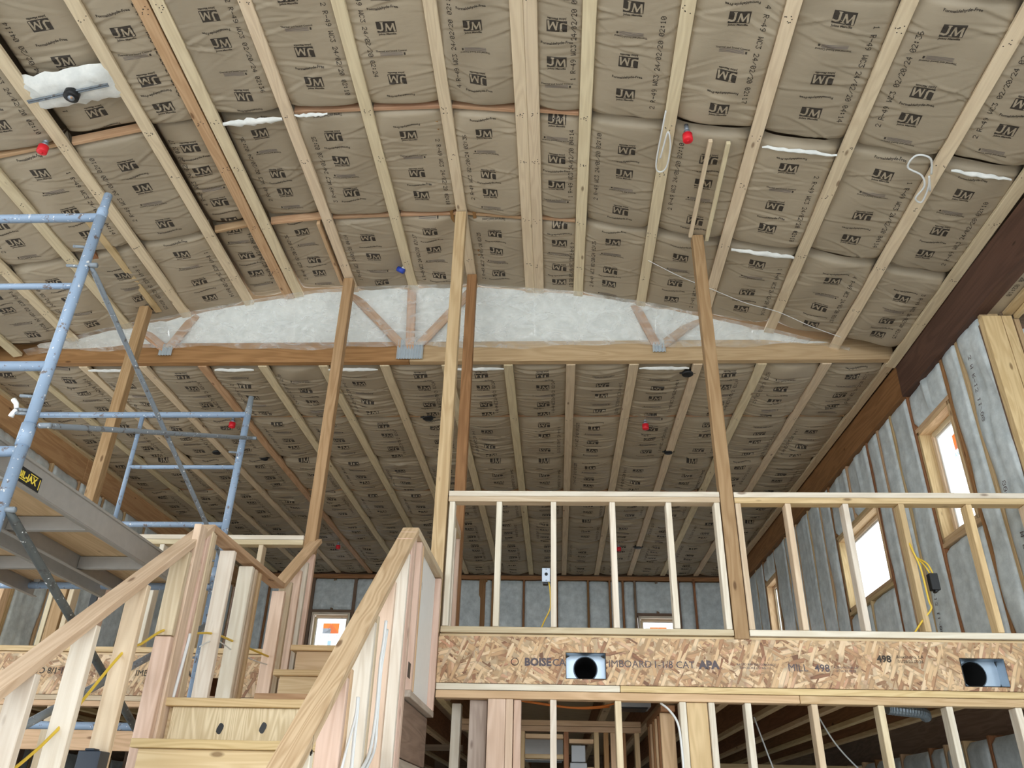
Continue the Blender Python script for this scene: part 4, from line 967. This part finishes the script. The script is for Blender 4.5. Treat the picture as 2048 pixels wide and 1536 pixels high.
brace(YN, 1.03, YF, .10, SX + .030, 'dark paint-spattered scaffold brace sloping down below the planks', M['darksteel'], .018)
brace(YN, .10, YF, 1.08, SX + .072, 'worn grey scaffold brace rising behind the sloping handrail', M['galv'], .017)
brace(YN, .20, YF, 1.10, SL, 'lower scaffold brace on the far left side, rising', M['darksteel'], .017)
# wing-shaped locks on the near pole
t = root('brace_lock', (SX - .07, YN - .02, 1.40), 'white wing nut on the near scaffold pole', 'lock')
tube('stem', t, [(SX - .02, YN, 1.458), (SX - .075, YN - .01, 1.46)], .008, M['galv'], 8)
tube('wing', t, [(SX - .07, YN - .012, 1.462), (SX - .078, YN - .012, 1.485), (SX - .095, YN - .012, 1.503)], [.009, .010, .011], M['vinyl'], 8)
tube('wing', t, [(SX - .07, YN - .012, 1.458), (SX - .078, YN - .012, 1.44), (SX - .082, YN - .012, 1.425)], [.009, .010, .011], M['vinyl'], 8)
def plank(x0, x1, label, seed):
    t = root('scaffold_plank', ((x0 + x1) / 2, (YN + YF) / 2, 1.3), label, 'plank')
    for x, s in ((x0, 1), (x1, -1)):
        block('side_rail', t, (x - .004, YN - .06, 1.22), (x + .004, YF + .06, 1.335), M['alu'], .001, 'y')
        block('side_rail', t, (min(x, x + s * .03), YN - .06, 1.216), (max(x, x + s * .03), YF + .06, 1.222), M['alu'], .001, 'y')
        block('side_rail', t, (min(x, x - s * .014), YN - .06, 1.322), (max(x, x - s * .014), YF + .06, 1.334), M['alu'], .001, 'y')
    block('deck_board', t, (x0 + .006, YN - .04, 1.305), (x1 - .006, YF + .04, 1.318), M['tan'], .001, 'y')
    for y in (3.72, YF - .55, 3.05): 
        block('cross_bar', t, (x0 + .005, y, 1.232), (x1 - .005, y + .035, 1.302), M['alu'], .002, 'x')
    for y, d in ((YN, 1), (YF, -1)):
        for x in (x0 + .06, x1 - .06): block('hook', t, (x - .02, y - .035, 1.29), (x + .02, y + .035, 1.312), M['alu'], .004)
    return t
p1 = plank(-2.72, -2.245, 'aluminium scaffold plank with plywood deck and yellow-on-black sign', 1)
lettering('sign_plate', p1, rect2d(.205, .066), (-2.2395, 2.99, 1.222), (0, 1, 0), (0, 0, 1), M['black'])
sg = lambda t: lettering('lettering', p1, t, (-2.2385, 2.99, 1.222), (0, 1, 0), (0, 0, 1), M['yellowlabel'])
sg(place(text2d('BIL-JAX', .040, .0018), .108, .021)); sg(rect2d(.07, .004, .040, .012)); sg(rect2d(.055, .004, .122, .054)); sg(rect2d(.006, .046, .192, .010))
plank(-3.33, -2.86, 'aluminium scaffold plank at the far left edge, lower in view', 2)
# ------------------------------------------------------------------ ducts in the rim board
def duct(h, y, cx, cz, r, label, depth=.13):
    x0, x1, z0, z1 = h; t = root('duct_boot', ((x0 + x1) / 2, y, z0), label, 'duct'); e = .004
    x0 += e; x1 -= e; z0 += e; z1 -= e
    c = t.location
    V = [Vector(p) - c for p in ((x0, y - .004, z0), (x1, y - .004, z0), (x1, y - .004, z1), (x0, y - .004, z1), (x0, y + depth, z0), (x1, y + depth, z0), (x1, y + depth, z1), (x0, y + depth, z1))]
    link(bpy.data.objects.new('box', to_mesh('box', V, [(0, 4, 5, 1), (1, 5, 6, 2), (2, 6, 7, 3), (3, 7, 4, 0)], [M['zinc']])), t)
    # back plate with round hole
    V = []; Fc = []; n = 32; yb = y + depth - .03
    for k in range(n):
        a = 2 * math.pi * (k + .5) / n; dx, dz = math.cos(a), math.sin(a)
        s = min(((x1 - cx) / dx if dx > 0 else (x0 - cx) / dx) if abs(dx) > 1e-6 else 9, ((z1 - cz) / dz if dz > 0 else (z0 - cz) / dz) if abs(dz) > 1e-6 else 9)
        V += [Vector((cx + r * dx, yb, cz + r * dz)) - c, Vector((cx + s * dx, yb, cz + s * dz)) - c]
    for k in range(n): k2 = (k + 1) % n; Fc.append((2 * k, 2 * k + 1, 2 * k2 + 1, 2 * k2))
    fp = link(bpy.data.objects.new('face_plate', to_mesh('face_plate', V, Fc, [M['zinc']])), t)
    V, Fc = [], []
    for k in range(n):
        a = 2 * math.pi * k / n
        for rr_, yy in ((r * 1.0, yb - .012), (r * 1.07, yb - .010), (r * 1.07, yb)): V.append(Vector((cx + rr_ * math.cos(a), yy, cz + rr_ * math.sin(a))) - c)
    for k in range(n):
        k2 = (k + 1) % n
        for j in range(2): Fc.append((3 * k + j, 3 * k2 + j, 3 * k2 + j + 1, 3 * k + j + 1))
    link(bpy.data.objects.new('collar', to_mesh('collar', V, Fc, [M['zinc']], smooth=True)), fp)
    V, Fc = tube_geo([Vector((cx, yb - .011, cz)) - c, Vector((cx, yb + .35, cz)) - c], r, n, False)
    Fc.append(tuple(range(n, 2 * n)))
    link(bpy.data.objects.new('duct_pipe', to_mesh('duct_pipe', V, Fc, [M['void']], smooth=True)), t)
duct(H1, 5.38, .19, .904, .073, 'galvanised duct boot in the rim board near the stairs')
duct(H2, 5.38, 2.62, .905, .078, 'galvanised duct boot in the rim board at the right end')
# ------------------------------------------------------------------ electrical boxes and cables
jb = root('junction_box', (-.06, 5.40, 1.49), 'blue grey metal outlet box on a loft railing stud', 'box')
block('box', jb, (-.092, 5.385, 1.445), (-.036, 5.43, 1.54), M['steelgrey']); block('bracket', jb, (-.085, 5.39, 1.43), (-.05, 5.43, 1.443), M['black'])
tube('knockout', jb, [(-.063, 5.382, 1.497), (-.063, 5.392, 1.497)], .011, M['black'], 12)
for z in (1.455, 1.53): tube('screw', jb, [(-.063, 5.381, z), (-.063, 5.39, z)], .004, M['galv'], 8)
jb2 = root('junction_box', (2.49, 5.40, 1.47), 'black plastic outlet box on a right loft railing stud', 'box')
block('box', jb2, (2.455, 5.39, 1.42), (2.51, 5.44, 1.53), M['black']); block('tab', jb2, (2.47, 5.39, 1.405), (2.49, 5.43, 1.419), M['black'])
jb3 = root('junction_box', (-1.99, 3.60, .2), 'dark navy outlet box at the bottom of a left stair stud', 'box')
block('box', jb3, (-1.99, 3.60, .08), (-1.895, 3.685, .24), M['navy']); block('tab', jb3, (-1.97, 3.61, .241), (-1.93, 3.66, .25), M['navy'])
jb4 = root('junction_box', (-3.66, 6.3, 1.5), 'small black outlet box on a left loft railing stud', 'box')
block('box', jb4, (-3.69, 6.27, 1.44), (-3.632, 6.31, 1.56), M['black']); block('tab', jb4, (-3.67, 6.27, 1.42), (-3.65, 6.3, 1.439), M['black'])
def cable(pts, r, m, label, sub=6): o = tube('cable', None, pts, r, M[m], 8, True, sub); return tag(o, label, 'cable')
cable([(-.046, 5.40, 1.448), (-.038, 5.41, 1.40), (-.036, 5.41, 1.28), (-.075, 5.44, 1.20), (-.12, 5.5, 1.11)], .0045, 'yellowcable', 'yellow cable hanging from the metal outlet box')
cable([(2.47, 5.41, 1.525), (2.455, 5.42, 1.58), (2.43, 5.45, 1.64), (2.385, 5.47, 1.70), (2.37, 5.40, 1.74), (2.372, 5.37, 1.68), (2.40, 5.37, 1.55), (2.405, 5.37, 1.35), (2.41, 5.375, 1.29), (2.34, 5.40, 1.21), (2.27, 5.45, 1.11)], .006, 'yellowcable', 'doubled yellow cable looping down a right railing stud')
cable([(2.49, 5.41, 1.525), (2.47, 5.42, 1.60), (2.43, 5.47, 1.66), (2.39, 5.48, 1.72)], .006, 'yellowcable', 'short yellow cable into the black outlet box')
cable([(-1.93, 2.72, -.12), (-1.95, 3.04, .085), (-1.955, 3.34, .29), (-1.955, 3.70, .655), (-1.955, 3.84, .715), (-1.955, 4.06, .83), (-1.955, 4.3, .86), (-1.955, 4.64, .93), (-1.955, 4.96, .95), (-1.955, 5.4, .97), (-1.95, 5.85, .99)], .0065, 'yellowcable', 'yellow cable threaded through holes in the left stair studs', 4)
cable([(-1.955, 4.5, .83), (-1.955, 4.70, .905), (-1.955, 5.0, .90), (-1.955, 5.45, .915), (-1.95, 5.85, .95)], .004, 'whitecable', 'thin white cable threaded beside the yellow one', 4)
cable([(-1.905, 4.235, .845), (-1.90, 4.225, .80), (-1.90, 4.205, .66), (-1.90, 4.185, .525)], .008, 'whitecable', 'white cable running down the left landing stud')
cable([(-2.02, 3.0, .05), (-2.03, 3.05, .2), (-2.04, 3.13, .27), (-2.03, 3.2, .2)], .006, 'whitecable', 'white cable loop behind the left stair studs')
cable([(-.752, 3.62, .79), (-.750, 3.60, .70), (-.750, 3.575, .60), (-.750, 3.585, .47), (-.752, 3.59, .37), (-.752, 3.54, .25), (-.75, 3.40, .17)], .007, 'whitecable', 'white cable bundle stapled down the right stair stud, left strand')
cable([(-.752, 3.66, .76), (-.748, 3.615, .66), (-.748, 3.592, .58), (-.748, 3.60, .45), (-.750, 3.62, .36), (-.750, 3.62, .27), (-.75, 3.48, .18)], .007, 'whitecable', 'white cable bundle stapled down the right stair stud, right strand')
cable([(-.752, 3.24, .42), (-.748, 3.23, .36), (-.748, 3.23, .26), (-.748, 3.24, .10)], .007, 'whitecable', 'white cable dropping straight down the pink stair stud')
cable([(-.752, 3.23, .42), (-.748, 3.21, .35), (-.748, 3.12, .22), (-.748, 3.05, .10)], .005, 'whitecable', 'white cable curling left from the pink stair stud')
cable([(.655, 5.45, .703), (.70, 5.41, .66), (.742, 5.37, .58), (.755, 5.368, .45), (.758, 5.37, .25), (.758, 5.37, -.2)], .007, 'whitecable', 'white cable hanging inside the lower stud wall')
cable([(.785, 4.10, 4.44), (.775, 4.25, 4.415), (.765, 4.58, 4.40), (.80, 4.66, 4.395), (.845, 4.60, 4.39), (.850, 4.40, 4.40), (.82, 4.28, 4.42), (.80, 4.42, 4.405), (.79, 4.52, 4.40)], .006, 'whitecable', 'white cable loop hanging from a joist near the ridge')
cable([(2.62, 4.36, 4.05), (2.56, 4.22, 4.06), (2.46, 4.20, 4.07), (2.44, 4.30, 4.06), (2.55, 4.36, 4.04), (2.60, 4.45, 4.02), (2.58, 4.56, 4.01), (2.64, 4.60, 4.01), (2.63, 4.45, 4.02), (2.60, 4.36, 4.03), (2.66, 4.50, 4.02)], .007, 'whitecable', 'coiled white cable hanging from a right-hand joist')
cable([(.83, 5.82, 4.445), (1.13, 5.96, 4.365), (1.43, 6.10, 4.322), (1.74, 6.2, 4.24), (2.05, 6.30, 4.205), (2.36, 6.4, 4.11), (2.66, 6.52, 4.064)], .003, 'whitecable', 'thin white string strung under the right ceiling joists')
for k, pts in enumerate((((-.24, 5.9, .765), (-.1, 5.88, .745), (.1, 5.9, .725), (.3, 5.95, .74), (.42, 6.0, .77)), ((-.28, 6.1, .79), (0, 6.1, .755), (.2, 6.12, .745), (.38, 6.2, .77)))):
    cable(pts, .006, 'orangecable', ('orange cable sagging under the loft floor, nearer one', 'orange cable sagging under the loft floor, farther one')[k])
for k, pts in enumerate((((1.95, 6.6, .8), (2.05, 6.6, .6), (2.25, 6.8, .45), (2.5, 7.0, .30)), ((1.55, 6.9, .8), (1.62, 6.9, .55), (1.72, 6.9, .2)))):
    cable(pts, .006, 'dark' if False else 'whitecable', ('grey cable drooping across the lower right opening', 'grey cable hanging straight in the lower right opening')[k])
# ------------------------------------------------------------------ sprinkler heads, ceiling boxes
def sprinkler(x, y, z, label, tilt=0):
    t = root('sprinkler_head', (x, y, z), label, 'sprinkler')
    tube('pipe', t, [(x, y, z + .06), (x, y, z - .005)], .016, M['steelgrey'], 12)
    tube('fitting', t, [(x, y, z + .0), (x, y, z - .03)], .024, M['steelgrey'], 6)
    cp_ = tube('cap', t, [(x, y, z - .030), (x, y, z - .034), (x, y, z - .088), (x, y, z - .092)], [.027, .036, .036, .030], M['red'], 20)
    tube('cap_boss', cp_, [(x, y, z - .092), (x, y, z - .098)], .010, M['red'], 12)
sprinkler(-3.75, 4.20, 4.345, 'red-capped sprinkler head in the ceiling at upper left')
sprinkler(.955, 4.28, 4.42, 'red-capped sprinkler head beside the white cable loop at upper right')
sprinkler(-3.66, 8.10, 3.99, 'small red-capped sprinkler head behind the scaffold top bar')
sprinkler(1.0, 8.13, 3.98, 'small red-capped sprinkler head in the far ceiling right of the middle posts')
sprinkler(-3.63, 13.0, 4.10, 'distant red sprinkler cap left of the middle posts')
sprinkler(1.04, 13.0, 4.10, 'distant red sprinkler cap right of the middle posts')
def cbox(x, y, z, label, s=.06):
    t = root('ceiling_box', (x, y, z), label, 'box')
    tube('box', t, [(x, y, z + .03), (x, y, z - .01), (x, y, z - .014)], [s, s, s * .85], M['black'], 16); tube('bracket', t, [(x - s * 1.4, y, z + .01), (x + s * 1.4, y, z + .01)], .008, M['black'], 8)
cbox(1.30, 6.98, 3.94, 'black ceiling box just behind the truss at right', .055)
cbox(-1.41, 8.0, 3.965, 'black square ceiling box left of the front middle post', .06)
cbox(-4.2, 9.02, 3.995, 'black ceiling box seen through the scaffold, left one', .05)
cbox(-3.66, 9.22, 4.0, 'black ceiling box seen through the scaffold, right one', .045)
cbox(1.36, 9.0, 3.995, 'black ceiling box on a far right joist', .05)
cbox(1.36, 13.1, 4.10, 'farthest black ceiling box at right', .06)
cap = root('blue_fitting', (-1.47, 6.2, 4.66), 'small bright blue plastic cap between ceiling joists', 'cap')
tube('cap', cap, [(-1.50, 6.2, 4.67), (-1.44, 6.2, 4.635)], .026, M['bluecap'], 12); tube('collar', cap, [(-1.455, 6.2, 4.66), (-1.44, 6.2, 4.69)], .018, M['vinyl'], 12)
lb = root('light_box', (-3.33, 3.78, 4.42), 'round electrical box on a bar hanger with torn white insulation', 'box')
V = []; Fc = []; rg = random.Random(9); nu, nv = 16, 8
for j in range(nv):
    for i in range(nu):
        u = i / (nu - 1); v = j / (nv - 1); e = min(u, 1 - u, v, 1 - v)
        x = -3.66 + .62 * u; y = 3.64 + .29 * v + .012 * rg.uniform(-1, 1)
        V.append(Vector((x, y, zg(x) + .018 - .055 * min(1, e / .18) + .010 * rg.uniform(-1, 1))) - lb.location)
for j in range(nv - 1):
    for i in range(nu - 1): Fc.append((j * nu + i, (j + 1) * nu + i, (j + 1) * nu + i + 1, j * nu + i + 1))
link(bpy.data.objects.new('torn_insulation', to_mesh('torn_insulation', V, Fc, [M['fiber']], smooth=True)), lb)
for dy in (-.008, .008): tube('bar_hanger', lb, [(-3.63, 3.79 + dy, zg(-3.63) - .055), (-3.08, 3.765 + dy, zg(-3.08) - .055)], .007, M['galv'], 8)
tube('housing', lb, [(-3.335, 3.79, 4.40), (-3.335, 3.79, 4.352), (-3.335, 3.79, 4.348)], [.05, .05, .042], M['black'], 20)
tube('socket', lb, [(-3.33, 3.79, 4.35), (-3.33, 3.79, 4.34)], .022, M['steelgrey'], 12)
tube('wire_nut', lb, [(-3.325, 3.78, 4.345), (-3.315, 3.775, 4.33)], .008, M['rafter_orange'], 8)
# ------------------------------------------------------------------ dim fittings under the loft
d1 = root('sheet_duct', (-.1, 7.1, .47), 'galvanised sheet duct behind the dim partition', 'duct')
block('casing', d1, (-.25, 6.95, .47), (.045, 7.3, .62), M['zinc']); block('strap', d1, (-.045, 7.0, .621), (-.01, 7.03, .799), M['alu']); block('flange', d1, (-.26, 6.93, .46), (.055, 6.949, .63), M['alu'])
d2 = root('wall_fixture', (.16, 6.42, .3), 'pale grey boxed fixture mounted between partition studs', 'fixture')
block('body', d2, (.11, 6.40, .42), (.21, 6.47, .53), M['greyplastic']); block('base', d2, (.10, 6.39, .30), (.22, 6.48, .415), M['greyplastic'])
d3 = root('fan_box', (.58, 6.1, .76), 'grey exhaust fan housing hung between loft joists', 'fan'); block('housing', d3, (.42, 5.95, .742), (.65, 6.2, .79), M['greyplastic']); block('grille', d3, (.44, 5.97, .734), (.63, 6.18, .741), M['black'])
for k, (x, lab) in enumerate(((2.35, 'silver flexible duct hung under the right loft joists'),)):
    V, Fc = [], []; pts = smooth_path([(2.22, 5.92, .755), (2.35, 5.95, .748), (2.5, 6.05, .75), (2.62, 6.3, .755)], 14)
    V, Fc = tube_geo(pts, [.036 + .004 * (i % 2) for i in range(len(pts))], 12)
    o = bpy.data.objects.new('flexible_duct', to_mesh('flexible_duct', [v - pts[0] for v in V], Fc, [M['zinc']])); o.location = pts[0]; link(o); tag(o, lab, 'duct')

# ------------------------------------------------------------------ repeats carry their group
for pre, g in (('timber_post', 'timber posts standing on the loft'), ('sprinkler_head', 'capped sprinkler heads in the ceiling'), ('ceiling_box', 'black ceiling boxes'), ('cross_brace', 'scaffold cross braces'), ('scaffold_plank', 'scaffold planks'), ('duct_boot', 'duct boots in the rim board'), ('stud_wall', 'open stud walls under the loft'), ('stair_railing', 'stair half walls'), ('loft_railing', 'loft half walls'), ('junction_box', 'outlet boxes on studs'), ('cable', 'loose cables'), ('laminated_beam', 'laminated beams over the side walls')):
    for o in C.objects:
        if o.parent is None and o.name.split('.')[0] == pre: o['group'] = g
for o in C.objects:
    if o.parent is None and o.name.split('.')[0] == 'scaffold': o['group'] = 'scaffold end frames'
